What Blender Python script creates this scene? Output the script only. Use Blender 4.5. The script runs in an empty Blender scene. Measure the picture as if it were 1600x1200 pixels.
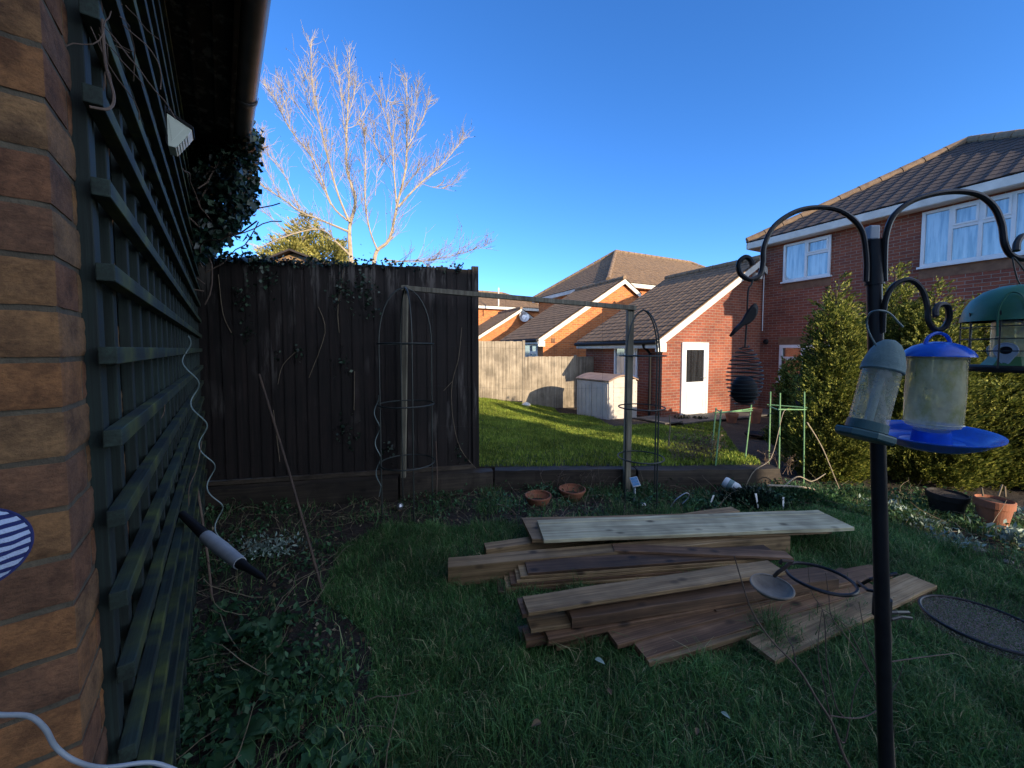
import bpy, math, random
import numpy as np
from mathutils import Vector, Matrix, noise as mnoise
R = math.radians
random.seed(7); rng = np.random.default_rng(11)
C = bpy.context.scene.collection
sc = bpy.context.scene

# ------------------------------------------------------------------ camera, sky, sun, exposure
CAMZ = 1.62; PITCH = R(2.7); F = 577.0; SHY = 26.0
cd = bpy.data.cameras.new('camera'); cam = bpy.data.objects.new('camera', cd); C.objects.link(cam)
cam.location = (0, 0, CAMZ); cam.rotation_euler = (R(90) - PITCH, 0, 0)
cd.sensor_width = 36; cd.lens = F / 1600 * 36; cd.shift_y = -SHY / 1600; cd.clip_start = 0.02; cd.clip_end = 600
sc.camera = cam
SUN_AZ = R(38)            # sun stands behind the camera, this far round to the right
SUN_EL = R(17)
sun_dir = Vector((math.sin(SUN_AZ) * math.cos(SUN_EL), -math.cos(SUN_AZ) * math.cos(SUN_EL), math.sin(SUN_EL)))
w = bpy.data.worlds.new('World'); sc.world = w; w.use_nodes = True
wn = w.node_tree; wn.nodes.clear()
wo = wn.nodes.new('ShaderNodeOutputWorld'); wb = wn.nodes.new('ShaderNodeBackground')
sky = wn.nodes.new('ShaderNodeTexSky'); sky.sky_type = 'NISHITA'; sky.sun_disc = False
sky.sun_elevation = SUN_EL; sky.sun_rotation = math.atan2(sun_dir.x, sun_dir.y)
sky.air_density = 1.0; sky.dust_density = 0.0; sky.ozone_density = 5.0; sky.altitude = 1500
hs = wn.nodes.new('ShaderNodeHueSaturation'); hs.inputs['Saturation'].default_value = 1.13; hs.inputs['Hue'].default_value = 0.506
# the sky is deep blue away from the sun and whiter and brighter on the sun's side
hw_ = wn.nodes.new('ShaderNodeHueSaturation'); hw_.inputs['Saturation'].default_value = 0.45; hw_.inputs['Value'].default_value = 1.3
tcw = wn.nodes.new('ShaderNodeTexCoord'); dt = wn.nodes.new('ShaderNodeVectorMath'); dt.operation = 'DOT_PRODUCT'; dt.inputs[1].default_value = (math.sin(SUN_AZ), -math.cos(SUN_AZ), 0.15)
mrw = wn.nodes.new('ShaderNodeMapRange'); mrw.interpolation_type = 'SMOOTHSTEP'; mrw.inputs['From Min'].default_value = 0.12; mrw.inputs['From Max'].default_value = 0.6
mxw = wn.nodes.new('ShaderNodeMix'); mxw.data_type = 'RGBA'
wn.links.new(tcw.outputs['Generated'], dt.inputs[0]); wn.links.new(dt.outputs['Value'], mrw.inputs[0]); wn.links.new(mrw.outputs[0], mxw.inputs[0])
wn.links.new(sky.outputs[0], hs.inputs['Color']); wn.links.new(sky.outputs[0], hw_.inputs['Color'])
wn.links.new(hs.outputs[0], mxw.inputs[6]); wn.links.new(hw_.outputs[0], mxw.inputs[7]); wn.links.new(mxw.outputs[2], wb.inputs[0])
wb.inputs[1].default_value = 0.125
wn.links.new(wb.outputs[0], wo.inputs[0])
sd = bpy.data.lights.new('sun', 'SUN'); so = bpy.data.objects.new('sun', sd); C.objects.link(so)
sd.energy = 2.9; sd.angle = R(0.5); sd.color = (1.0, 0.80, 0.56)
so.rotation_euler = sun_dir.to_track_quat('Z', 'Y').to_euler()
sc.view_settings.view_transform = 'Standard'; sc.view_settings.look = 'None'
sc.view_settings.exposure = 1.5; sc.view_settings.gamma = 1
sc.render.engine = 'CYCLES'
sc.cycles.max_bounces = 6; sc.cycles.transparent_max_bounces = 12
sc.cycles.use_denoising = True

# ------------------------------------------------------------------ pixel of the photograph -> a point on a real plane of the place
def ray(px, py):
    x = (px - 800) / F; y = (600 - SHY - py) / F
    return Vector((x, math.cos(PITCH) + y * math.sin(PITCH), -math.sin(PITCH) + y * math.cos(PITCH)))
def G(px, py, z=0.0):
    d = ray(px, py); return Vector((0, 0, CAMZ)) + d * ((z - CAMZ) / d.z)
def D(px, py, Y):
    d = ray(px, py); return Vector((0, 0, CAMZ)) + d * (Y / d.y)
def hit(px, py, P0, dr):          # on the upright plane through P0 along dr -> (t along, z)
    d = ray(px, py); n = Vector((dr[1], -dr[0], 0))
    k = n.dot(Vector((P0[0], P0[1], 0))) / n.dot(Vector((d.x, d.y, 0)))
    p = d * k
    return (Vector((p.x, p.y)) - Vector((P0[0], P0[1]))).dot(Vector((dr[0], dr[1]))), CAMZ + p.z

# ------------------------------------------------------------------ materials
def newmat(name):
    m = bpy.data.materials.new(name); m.use_nodes = True; nt = m.node_tree
    b = nt.nodes['Principled BSDF']; return m, nt, b
def N(nt, t, **kw):
    n = nt.nodes.new(t)
    for k, v in kw.items():
        if k in n.inputs: n.inputs[k].default_value = v
        else: setattr(n, k, v)
    return n
def ramp(nt, stops):
    r = nt.nodes.new('ShaderNodeValToRGB'); e = r.color_ramp.elements
    while len(e) < len(stops): e.new(0.5)
    for i, (p, c) in enumerate(stops):
        e[i].position = p; e[i].color = (*c, 1) if len(c) == 3 else c
    return r
def mix(nt, a, b, fac, mode='MIX'):
    m = nt.nodes.new('ShaderNodeMix'); m.data_type = 'RGBA'; m.blend_type = mode
    for s, v in ((6, a), (7, b), (0, fac)):
        if hasattr(v, 'links'): nt.links.new(v, m.inputs[s])
        elif isinstance(v, (int, float)): m.inputs[s].default_value = v
        else: m.inputs[s].default_value = (*v, 1)
    return m.outputs[2]
def coords(nt, kind='Object', scale=(1, 1, 1), rot=(0, 0, 0)):
    t = nt.nodes.new('ShaderNodeTexCoord'); mp = nt.nodes.new('ShaderNodeMapping')
    mp.inputs['Scale'].default_value = scale; mp.inputs['Rotation'].default_value = rot
    nt.links.new(t.outputs[kind], mp.inputs[0]); return mp.outputs[0]
def noise(nt, vec, scale, detail=5, rough=0.6):
    n = N(nt, 'ShaderNodeTexNoise'); n.inputs['Scale'].default_value = scale
    n.inputs['Detail'].default_value = detail; n.inputs['Roughness'].default_value = rough
    if vec is not None: nt.links.new(vec, n.inputs['Vector'])
    return n.outputs[0]
def bump(nt, b, h, strength=0.3, dist=0.01):
    n = nt.nodes.new('ShaderNodeBump'); n.inputs['Strength'].default_value = strength; n.inputs['Distance'].default_value = dist
    nt.links.new(h, n.inputs['Height']); nt.links.new(n.outputs[0], b.inputs['Normal'])
def plain(name, c1, c2=None, scale=6, rough=0.6, metal=0.0, bs=0.15, bd=0.004, coord='Object', stretch=(1, 1, 1), fine=60, spec=None):
    m, nt, b = newmat(name); v = coords(nt, coord, stretch)
    if c2 is None: c2 = tuple(x * 0.7 for x in c1)
    n1 = noise(nt, v, scale); r = ramp(nt, [(0.32, c2), (0.68, c1)]); nt.links.new(n1, r.inputs[0])
    nt.links.new(r.outputs[0], b.inputs['Base Color'])
    b.inputs['Roughness'].default_value = rough; b.inputs['Metallic'].default_value = metal
    if spec is not None: b.inputs['Specular IOR Level'].default_value = spec
    if bs: bump(nt, b, noise(nt, v, fine), bs, bd)
    return m
def wood(name, cols, grain=(1.2, 26, 26), knots=True, rough=0.75, algae=None, vary=0.35, coord='Object', bs=0.35, rot=(0, 0, 0)):
    m, nt, b = newmat(name); v = coords(nt, coord, grain, rot)
    oi = nt.nodes.new('ShaderNodeObjectInfo')
    vo = nt.nodes.new('ShaderNodeVectorMath'); vo.operation = 'ADD'
    cm = nt.nodes.new('ShaderNodeVectorMath'); cm.operation = 'SCALE'; cm.inputs['Scale'].default_value = 37.0
    cx = nt.nodes.new('ShaderNodeCombineXYZ')
    for k in range(3): nt.links.new(oi.outputs['Random'], cx.inputs[k])
    nt.links.new(cx.outputs[0], cm.inputs[0]); nt.links.new(v, vo.inputs[0]); nt.links.new(cm.outputs[0], vo.inputs[1])
    v = vo.outputs[0]
    g = noise(nt, v, 1.0, 8, 0.65); r = ramp(nt, [(0.25, cols[0]), (0.5, cols[1]), (0.75, cols[2])]); nt.links.new(g, r.inputs[0])
    col = r.outputs[0]
    big = noise(nt, coords(nt, coord, (1.3, 1.3, 1.3), rot), 2.0, 3); rb = ramp(nt, [(0.35, (0.6, 0.6, 0.6)), (0.65, (1.1, 1.1, 1.1))]); nt.links.new(big, rb.inputs[0])
    col = mix(nt, col, rb.outputs[0], 1.0, 'MULTIPLY')
    if knots:
        vk = N(nt, 'ShaderNodeTexVoronoi'); vk.inputs['Scale'].default_value = 1.0
        kk = coords(nt, coord, (4.2, 7, 7), rot); ka = nt.nodes.new('ShaderNodeVectorMath'); ka.operation = 'ADD'
        nt.links.new(kk, ka.inputs[0]); nt.links.new(cm.outputs[0], ka.inputs[1]); nt.links.new(ka.outputs[0], vk.inputs['Vector'])
        rk = ramp(nt, [(0.07, (0.9, 0.9, 0.9)), (0.12, (0.55, 0.55, 0.55)), (0.2, (0, 0, 0))]); nt.links.new(vk.outputs['Distance'], rk.inputs[0])
        col = mix(nt, col, tuple(x * 0.28 for x in cols[0]), rk.outputs[0])
    sk = noise(nt, coords(nt, coord, tuple(x*s_ for x, s_ in zip(grain, (0.5, 2.6, 2.6) if grain[0] < grain[1] else (2.6, 2.6, 0.5))), rot), 1.3, 4, 0.7); rsk = ramp(nt, [(0.42, (0.55, 0.52, 0.5)), (0.56, (1.05, 1.05, 1.05))]); nt.links.new(sk, rsk.inputs[0]); col = mix(nt, col, rsk.outputs[0], 0.75, 'MULTIPLY')
    if algae:
        a = noise(nt, coords(nt, coord, (3, 3, 3), rot), 2.2, 4); ra = ramp(nt, [(0.46, (0, 0, 0)), (0.75, (0.9, 0.9, 0.9))]); nt.links.new(a, ra.inputs[0])
        col = mix(nt, col, algae, ra.outputs[0])
    mr = nt.nodes.new('ShaderNodeMapRange'); mr.inputs['To Min'].default_value = 1 - vary; mr.inputs['To Max'].default_value = 1 + vary
    nt.links.new(oi.outputs['Random'], mr.inputs[0])
    h = nt.nodes.new('ShaderNodeHueSaturation'); nt.links.new(mr.outputs[0], h.inputs['Value']); nt.links.new(col, h.inputs['Color'])
    nt.links.new(h.outputs[0], b.inputs['Base Color']); b.inputs['Roughness'].default_value = rough
    bump(nt, b, g, bs, 0.004); return m
def foliage(name, stops, trans=0.3, rough=0.55, spec=0.3):
    m, nt, b = newmat(name); g = nt.nodes.new('ShaderNodeNewGeometry')
    r = ramp(nt, stops); nt.links.new(g.outputs['Random Per Island'], r.inputs[0])
    big = noise(nt, coords(nt, 'Object'), 1.7, 3); rb = ramp(nt, [(0.35, (0.6, 0.6, 0.6)), (0.65, (1.2, 1.2, 1.2))]); nt.links.new(big, rb.inputs[0])
    col = mix(nt, r.outputs[0], rb.outputs[0], 1.0, 'MULTIPLY')
    nt.links.new(col, b.inputs['Base Color']); b.inputs['Roughness'].default_value = rough; b.inputs['Specular IOR Level'].default_value = spec
    if trans:
        t = nt.nodes.new('ShaderNodeBsdfTranslucent'); nt.links.new(col, t.inputs[0])
        ms = nt.nodes.new('ShaderNodeMixShader'); ms.inputs[0].default_value = trans
        out = nt.nodes['Material Output']; nt.links.new(b.outputs[0], ms.inputs[1]); nt.links.new(t.outputs[0], ms.inputs[2]); nt.links.new(ms.outputs[0], out.inputs[0])
    return m
def brick(name, c1, c2, mortar, dirt=0.6):
    m, nt, b = newmat(name); v = coords(nt, 'UV')
    # a little waviness so courses are not ruler straight
    t = N(nt, 'ShaderNodeTexBrick'); t.inputs['Scale'].default_value = 1; t.inputs['Brick Width'].default_value = 0.225
    t.inputs['Row Height'].default_value = 0.075; t.inputs['Mortar Size'].default_value = 0.0065; t.inputs['Mortar Smooth'].default_value = 0.25
    t.inputs['Color1'].default_value = (*c1, 1); t.inputs['Color2'].default_value = (*c2, 1); t.inputs['Mortar'].default_value = (*mortar, 1)
    t.inputs['Bias'].default_value = -0.1
    nt.links.new(v, t.inputs['Vector'])
    big = noise(nt, v, 1.1, 4); rb = ramp(nt, [(0.3, (dirt, dirt, dirt)), (0.7, (1.15, 1.15, 1.15))]); nt.links.new(big, rb.inputs[0])
    fine = noise(nt, v, 45, 4); rf = ramp(nt, [(0.3, (0.75, 0.75, 0.75)), (0.7, (1.2, 1.2, 1.2))]); nt.links.new(fine, rf.inputs[0])
    col = mix(nt, mix(nt, t.outputs[0], rb.outputs[0], 1.0, 'MULTIPLY'), rf.outputs[0], 1.0, 'MULTIPLY')
    nt.links.new(col, b.inputs['Base Color']); b.inputs['Roughness'].default_value = 0.9
    iv = nt.nodes.new('ShaderNodeMath'); iv.operation = 'SUBTRACT'; iv.inputs[0].default_value = 1; nt.links.new(t.outputs['Fac'], iv.inputs[1])
    bump(nt, b, iv.outputs[0], 0.6, 0.008); return m
def emis(*a): raise RuntimeError
def glass(name, col, rough=0.05, alpha=0.35, tint=(1, 1, 1)):
    m, nt, b = newmat(name); b.inputs['Roughness'].default_value = rough
    dn = noise(nt, coords(nt, 'Object', (1, 1, 0.5)), 48, 6, 0.7); dr = ramp(nt, [(0.36, (col[0]*.72, col[1]*.76, col[2]*.5)), (0.5, col), (0.7, tuple(min(1, x*1.12) for x in col))]); nt.links.new(dn, dr.inputs[0]); nt.links.new(dr.outputs[0], b.inputs['Base Color'])
    tr = nt.nodes.new('ShaderNodeBsdfTransparent'); tr.inputs[0].default_value = (*tint, 1)
    ms = nt.nodes.new('ShaderNodeMixShader'); out = nt.nodes['Material Output']
    n = noise(nt, coords(nt, 'Object'), 35, 4); r = ramp(nt, [(0.3, (alpha * 0.75,) * 3), (0.7, (min(1, alpha * 1.25),) * 3)]); nt.links.new(n, r.inputs[0])
    nt.links.new(r.outputs[0], ms.inputs[0]); nt.links.new(tr.outputs[0], ms.inputs[1]); nt.links.new(b.outputs[0], ms.inputs[2]); nt.links.new(ms.outputs[0], out.inputs[0])
    return m

M = {}
M['soil'] = plain('soil', (0.04, 0.027, 0.019), (0.014, 0.010, 0.007), 9, 0.95, bs=0.9, bd=0.03, fine=22)
M['brick_red'] = brick('brick_red', (0.30, 0.085, 0.045), (0.20, 0.055, 0.038), (0.30, 0.24, 0.19))
M['brick_orange'] = brick('brick_orange', (0.60, 0.195, 0.055), (0.38, 0.11, 0.04), (0.50, 0.32, 0.17), 0.8)
M['white_upvc'] = plain('white_upvc', (0.74, 0.76, 0.78), (0.62, 0.65, 0.68), 3, 0.35, bs=0)
M['white_board'] = plain('white_board', (0.72, 0.72, 0.68), (0.5, 0.5, 0.47), 2.5, 0.6, bs=0.1)
def pane(name, base, dark, rough=0.06):
    m, nt, b = newmat(name); v = coords(nt, 'Object')
    n = noise(nt, coords(nt, 'Object', (9, 9, 0.7)), 1.6, 4); r = ramp(nt, [(0.38, dark), (0.6, base)]); nt.links.new(n, r.inputs[0])
    nt.links.new(r.outputs[0], b.inputs['Base Color']); b.inputs['Roughness'].default_value = rough; b.inputs['Specular IOR Level'].default_value = 1.0
    b.inputs['IOR'].default_value = 1.9
    bump(nt, b, noise(nt, v, 1.3, 2), 0.05, 0.05); return m
M['pane_curtain'] = pane('pane_curtain', (0.42, 0.50, 0.55), (0.16, 0.21, 0.26))
M['pane_dark'] = pane('pane_dark', (0.03, 0.035, 0.04), (0.012, 0.014, 0.016))
M['black_plastic'] = plain('black_plastic', (0.014, 0.014, 0.016), None, 5, 0.6, bs=0, spec=0.25)
M['black_metal'] = plain('black_metal', (0.014, 0.014, 0.017), (0.028, 0.025, 0.026), 30, 0.42, metal=0.35, bs=0.25, bd=0.001, fine=160)
M['dark_wire'] = plain('dark_wire', (0.012, 0.02, 0.019), (0.022, 0.028, 0.026), 12, 0.5, bs=0)
M['galv'] = plain('galv', (0.55, 0.57, 0.6), (0.35, 0.37, 0.4), 20, 0.32, metal=0.85, bs=0.1)
M['green_wire'] = plain('green_wire', (0.22, 0.42, 0.20), (0.12, 0.26, 0.13), 10, 0.45, bs=0)
M['terracotta'] = plain('terracotta', (0.33, 0.12, 0.06), (0.21, 0.085, 0.05), 9, 0.85, bs=0.3)
M['tile'] = plain('tile', (0.21, 0.135, 0.078), (0.11, 0.075, 0.05), 5, 0.9, bs=0.4, fine=40)
M['tile_dark'] = plain('tile_dark', (0.055, 0.042, 0.040), (0.03, 0.026, 0.027), 5, 0.9, bs=0.4, fine=40)
M['ridge'] = plain('ridge', (0.26, 0.175, 0.105), (0.14, 0.095, 0.065), 6, 0.9, bs=0.4, fine=40)
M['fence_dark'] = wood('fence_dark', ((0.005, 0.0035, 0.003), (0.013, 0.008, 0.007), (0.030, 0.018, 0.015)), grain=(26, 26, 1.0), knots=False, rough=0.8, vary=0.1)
M['fence_pale'] = wood('fence_pale', ((0.20, 0.17, 0.125), (0.33, 0.285, 0.22), (0.46, 0.41, 0.33)), grain=(22, 22, 1.0), knots=False, rough=0.9, vary=0.1)
M['sleeper'] = wood('sleeper', ((0.026, 0.019, 0.014), (0.058, 0.043, 0.03), (0.11, 0.085, 0.06)), grain=(1.0, 18, 18), knots=True)
M['post'] = wood('post', ((0.10, 0.09, 0.065), (0.22, 0.20, 0.145), (0.32, 0.29, 0.22)), grain=(20, 20, 1.0), knots=False, vary=0.1)
M['timber_fresh'] = wood('timber_fresh', ((0.34, 0.30, 0.18), (0.52, 0.48, 0.31), (0.64, 0.60, 0.42)), vary=0.06)
M['timber_tan'] = wood('timber_tan', ((0.13, 0.08, 0.035), (0.33, 0.215, 0.105), (0.50, 0.36, 0.20)), vary=0.2)
M['timber_brown'] = wood('timber_brown', ((0.05, 0.024, 0.011), (0.14, 0.075, 0.038), (0.27, 0.155, 0.085)), vary=0.35)
M['trellis'] = wood('trellis', ((0.007, 0.015, 0.012), (0.014, 0.029, 0.023), (0.032, 0.058, 0.046)), grain=(1.5, 40, 40), knots=False, algae=(0.10, 0.12, 0.02), vary=0.15)
M['trellis_up'] = wood('trellis_up', ((0.005, 0.012, 0.011), (0.011, 0.025, 0.022), (0.024, 0.046, 0.040)), grain=(40, 40, 1.5), knots=False, vary=0.1)
M['bark_pale'] = plain('bark_pale', (0.46, 0.385, 0.28), (0.27, 0.22, 0.155), 8, 0.8, bs=0.3)
M['bark'] = plain('bark', (0.10, 0.065, 0.045), (0.05, 0.035, 0.028), 10, 0.9, bs=0.4)
M['twig'] = plain('twig', (0.16, 0.11, 0.08), (0.075, 0.05, 0.04), 14, 0.8, bs=0.2)
M['straw'] = plain('straw', (0.24, 0.19, 0.12), (0.13, 0.10, 0.07), 14, 0.8, bs=0)
M['grass'] = foliage('grass', [(0.0, (0.035, 0.105, 0.030)), (0.5, (0.075, 0.19, 0.052)), (0.86, (0.15, 0.29, 0.09)), (0.92, (0.30, 0.31, 0.15)), (1.0, (0.45, 0.38, 0.22))], 0.25, 0.6)
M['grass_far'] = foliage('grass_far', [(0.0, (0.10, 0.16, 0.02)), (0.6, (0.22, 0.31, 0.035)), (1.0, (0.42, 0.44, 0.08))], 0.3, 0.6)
M['turf'] = plain('turf', (0.045, 0.06, 0.02), (0.03, 0.034, 0.015), 12, 0.95, bs=0.8, bd=0.02, fine=50)
M['cedar'] = foliage('cedar', [(0.0, (0.035, 0.06, 0.012)), (0.5, (0.13, 0.165, 0.03)), (1.0, (0.42, 0.42, 0.09))], 0.25, 0.7)
M['cedar_shade'] = foliage('cedar_shade', [(0.0, (0.012, 0.028, 0.010)), (0.8, (0.035, 0.07, 0.022)), (1.0, (0.09, 0.12, 0.04))], 0.1, 0.6)  # cedar foliage darkened to stand in for shade
M['conifer_far'] = foliage('conifer_far', [(0.0, (0.22, 0.22, 0.05)), (1.0, (0.60, 0.55, 0.17))], 0.2, 0.7)
M['ivy'] = foliage('ivy', [(0.0, (0.008, 0.022, 0.014)), (0.7, (0.02, 0.05, 0.028)), (1.0, (0.06, 0.10, 0.06))], 0.1, 0.35, 0.5)
M['weed'] = foliage('weed', [(0.0, (0.02, 0.06, 0.022)), (0.7, (0.045, 0.12, 0.045)), (1.0, (0.10, 0.19, 0.085))], 0.2, 0.5)
M['dead'] = foliage('dead', [(0.0, (0.07, 0.045, 0.028)), (0.6, (0.16, 0.11, 0.065)), (1.0, (0.30, 0.25, 0.16))], 0.1, 0.85)
M['silver_leaf'] = foliage('silver_leaf', [(0.0, (0.15, 0.24, 0.20)), (1.0, (0.42, 0.52, 0.46))], 0.1, 0.7)
M['autumn'] = foliage('autumn', [(0.0, (0.12, 0.08, 0.045)), (1.0, (0.30, 0.23, 0.13))], 0.1, 0.8)

# ------------------------------------------------------------------ mesh builder
class MB:
    def __init__(s): s.v = []; s.f = []; s.big = []
    def add(s, vs, fs):
        o = len(s.v); s.v.extend([tuple(p) for p in vs]); s.f.extend([tuple(i + o for i in f) for f in fs]); return s
    def box(s, c, size, mat=None):
        hx, hy, hz = size[0] / 2, size[1] / 2, size[2] / 2; c = Vector(c); vs = []
        for x, y, z in ((-1,-1,-1),(1,-1,-1),(1,1,-1),(-1,1,-1),(-1,-1,1),(1,-1,1),(1,1,1),(-1,1,1)):
            p = Vector((x * hx, y * hy, z * hz)); p = (mat @ p if mat else p) + c; vs.append(p)
        return s.add(vs, [(0,3,2,1),(4,5,6,7),(0,1,5,4),(1,2,6,5),(2,3,7,6),(3,0,4,7)])
    def span(s, P0, dr, t0, t1, z0, z1, o0, o1):
        """upright slab: t along dr, z up, o outward (to the right of dr)"""
        n = (dr[1], -dr[0]); vs = []
        for t, o, z in ((t0,o0,z0),(t1,o0,z0),(t1,o1,z0),(t0,o1,z0),(t0,o0,z1),(t1,o0,z1),(t1,o1,z1),(t0,o1,z1)):
            vs.append((P0[0] + dr[0]*t + n[0]*o, P0[1] + dr[1]*t + n[1]*o, z))
        return s.add(vs, [(0,1,2,3),(4,7,6,5),(0,4,5,1),(1,5,6,2),(2,6,7,3),(3,7,4,0)])
    def tube(s, pts, r, seg=8, caps=True):
        pts = [Vector(p) for p in pts]; n = len(pts)
        rs = r if isinstance(r, (list, tuple)) else [r] * n
        up = None; rings = []
        for i, p in enumerate(pts):
            t = (pts[min(i+1, n-1)] - pts[max(i-1, 0)])
            if t.length < 1e-9: t = Vector((0, 0, 1))
            t.normalize()
            if up is None: up = t.orthogonal().normalized()
            else:
                up = up - t * up.dot(t); up = up.normalized() if up.length > 1e-6 else t.orthogonal().normalized()
            b = t.cross(up); rings.append([p + (up * math.cos(a) + b * math.sin(a)) * rs[i] for a in [2*math.pi*k/seg for k in range(seg)]])
        vs = [q for rg in rings for q in rg]; fs = []
        for i in range(n-1):
            for k in range(seg):
                a = i*seg+k; b_ = i*seg+(k+1) % seg; fs.append((a, b_, b_+seg, a+seg))
        if caps: fs.append(tuple(range(seg))[::-1]); fs.append(tuple((n-1)*seg+k for k in range(seg)))
        return s.add(vs, fs)
    def lathe(s, prof, c=(0, 0, 0), seg=28, mat=None, sx=1, sy=1):
        vs = []; fs = []; c = Vector(c)
        for r, z in prof:
            for k in range(seg):
                a = 2*math.pi*k/seg; p = Vector((r*math.cos(a)*sx, r*math.sin(a)*sy, z)); vs.append((mat @ p if mat else p) + c)
        for i in range(len(prof)-1):
            for k in range(seg):
                a = i*seg+k; b = i*seg+(k+1) % seg; fs.append((a, b, b+seg, a+seg))
        if prof[0][0] > 1e-5: fs.append(tuple(range(seg))[::-1])
        if prof[-1][0] > 1e-5: fs.append(tuple((len(prof)-1)*seg+k for k in range(seg)))
        return s.add(vs, fs)
    def ring(s, c, R_, r, mat=None, seg=32, ts=6, a0=0, a1=2*math.pi):
        pts = []; full = abs(a1-a0-2*math.pi) < 1e-6
        for k in range(seg+1):
            a = a0+(a1-a0)*k/seg; p = Vector((R_*math.cos(a), R_*math.sin(a), 0)); pts.append((mat @ p if mat else p) + Vector(c))
        return s.tube(pts, r, ts, caps=not full)
    def prism(s, poly, d):
        n = len(poly); d = Vector(d); vs = [Vector(p) for p in poly] + [Vector(p)+d for p in poly]
        fs = [tuple(range(n))[::-1], tuple(range(n, 2*n))] + [(i, (i+1) % n, (i+1) % n+n, i+n) for i in range(n)]
        return s.add(vs, fs)
    def quadstrip(s, rows):
        nc = len(rows[0]); vs = [p for r in rows for p in r]; fs = []
        for i in range(len(rows)-1):
            for k in range(nc-1): a = i*nc+k; fs.append((a, a+1, a+1+nc, a+nc))
        return s.add(vs, fs)
WM = {}
def wmat(o): return WM.get(o.name, None) or o.matrix_world.copy()
def make_obj(name, mb, mat, parent=None, loc=None, rot=None, smooth=False, bevel=0, basis=None):
    """mesh given in world coordinates; kept in the local frame of its parent / of its own basis"""
    if isinstance(mb, MB): V = np.array(mb.v, dtype=np.float64).reshape(-1, 3); Fs = mb.f
    else: V, Fs = mb
    B = wmat(parent) if parent is not None else (basis if basis is not None else Matrix.Identity(4))
    if basis is None and parent is None and loc is not None: B = Matrix.Translation(Vector(loc))
    Bi = np.array(B.inverted()); V = V @ Bi[:3, :3].T + Bi[:3, 3]
    me = bpy.data.meshes.new(name)
    if isinstance(Fs, np.ndarray):
        nf, k = Fs.shape; me.vertices.add(len(V)); me.vertices.foreach_set('co', V.astype(np.float32).ravel())
        me.loops.add(nf*k); me.loops.foreach_set('vertex_index', Fs.astype(np.int32).ravel())
        me.polygons.add(nf); me.polygons.foreach_set('loop_start', np.arange(0, nf*k, k, dtype=np.int32))
        me.update(calc_edges=True)
    else:
        me.from_pydata([tuple(p) for p in V], [], Fs); me.update()
        uv = me.uv_layers.new(name='UVMap').data
        if len(me.polygons) < 60000:
            Z = Vector((0, 0, 1))
            for p in me.polygons:
                n = p.normal
                if abs(n.z) > 0.99: t = Vector((1, 0, 0)); b = Vector((0, 1, 0))
                else: t = Z.cross(n).normalized(); b = n.cross(t)
                for li in p.loop_indices:
                    co = me.vertices[me.loops[li].vertex_index].co; uv[li].uv = (co.dot(t), co.dot(b))
    if smooth: me.polygons.foreach_set('use_smooth', [True]*len(me.polygons)); me.set_sharp_from_angle(angle=R(42))
    if smooth == 'auto' or bevel:
        pass
    if mat is not None: me.materials.append(mat)
    o = bpy.data.objects.new(name, me); C.objects.link(o)
    if parent is not None: o.parent = parent
    else: o.matrix_world = B
    WM[o.name] = B.copy()
    if bevel:
        bv = o.modifiers.new('bevel', 'BEVEL'); bv.width = bevel; bv.segments = 2; bv.limit_method = 'ANGLE'
    return o
def thing(name, label, cat, loc=(0, 0, 0), rz=0, group=None):
    o = bpy.data.objects.new(name, None); C.objects.link(o); o.location = loc; o.rotation_euler = (0, 0, rz)
    o.matrix_world = Matrix.Translation(Vector(loc)) @ Matrix.Rotation(rz, 4, 'Z')
    o.empty_display_size = 0.1; return tag(o, label, cat, group)
def tag(o, label, cat, group=None, kind=None):
    if label: o['label'] = label
    if cat: o['category'] = cat
    if group: o['group'] = group
    if kind: o['kind'] = kind
    return o
def struct(o): o['kind'] = 'structure'; return o

def vrand(n): 
    a = rng.normal(size=(n, 3)); return a/np.linalg.norm(a, axis=1)[:, None]
def leaves(P, d, size, width=0.5, jitter=0.6, fold=0.15, up=None):
    """many rhombic leaves: P (n,3) bases, d (n,3) directions, size (n,)"""
    n = len(P); d = d + vrand(n)*jitter; d /= np.linalg.norm(d, axis=1)[:, None]
    r = vrand(n) if up is None else np.tile(np.array(up, float), (n, 1)) + vrand(n)*0.5
    s = np.cross(d, r); s /= (np.linalg.norm(s, axis=1)[:, None]+1e-9); nn = np.cross(s, d)
    sz = size[:, None]; mid = P + d*sz*0.45
    V = np.stack([P, mid + s*sz*width*0.5 + nn*sz*fold, P + d*sz, mid - s*sz*width*0.5 + nn*sz*fold], 1).reshape(-1, 3)
    return V, np.arange(n*4).reshape(n, 4)
def joinarr(parts):
    o = 0; Vs = []; Fs = []
    for V, f in parts: Vs.append(V); Fs.append(f+o); o += len(V)
    return np.concatenate(Vs), np.concatenate(Fs)
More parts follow.
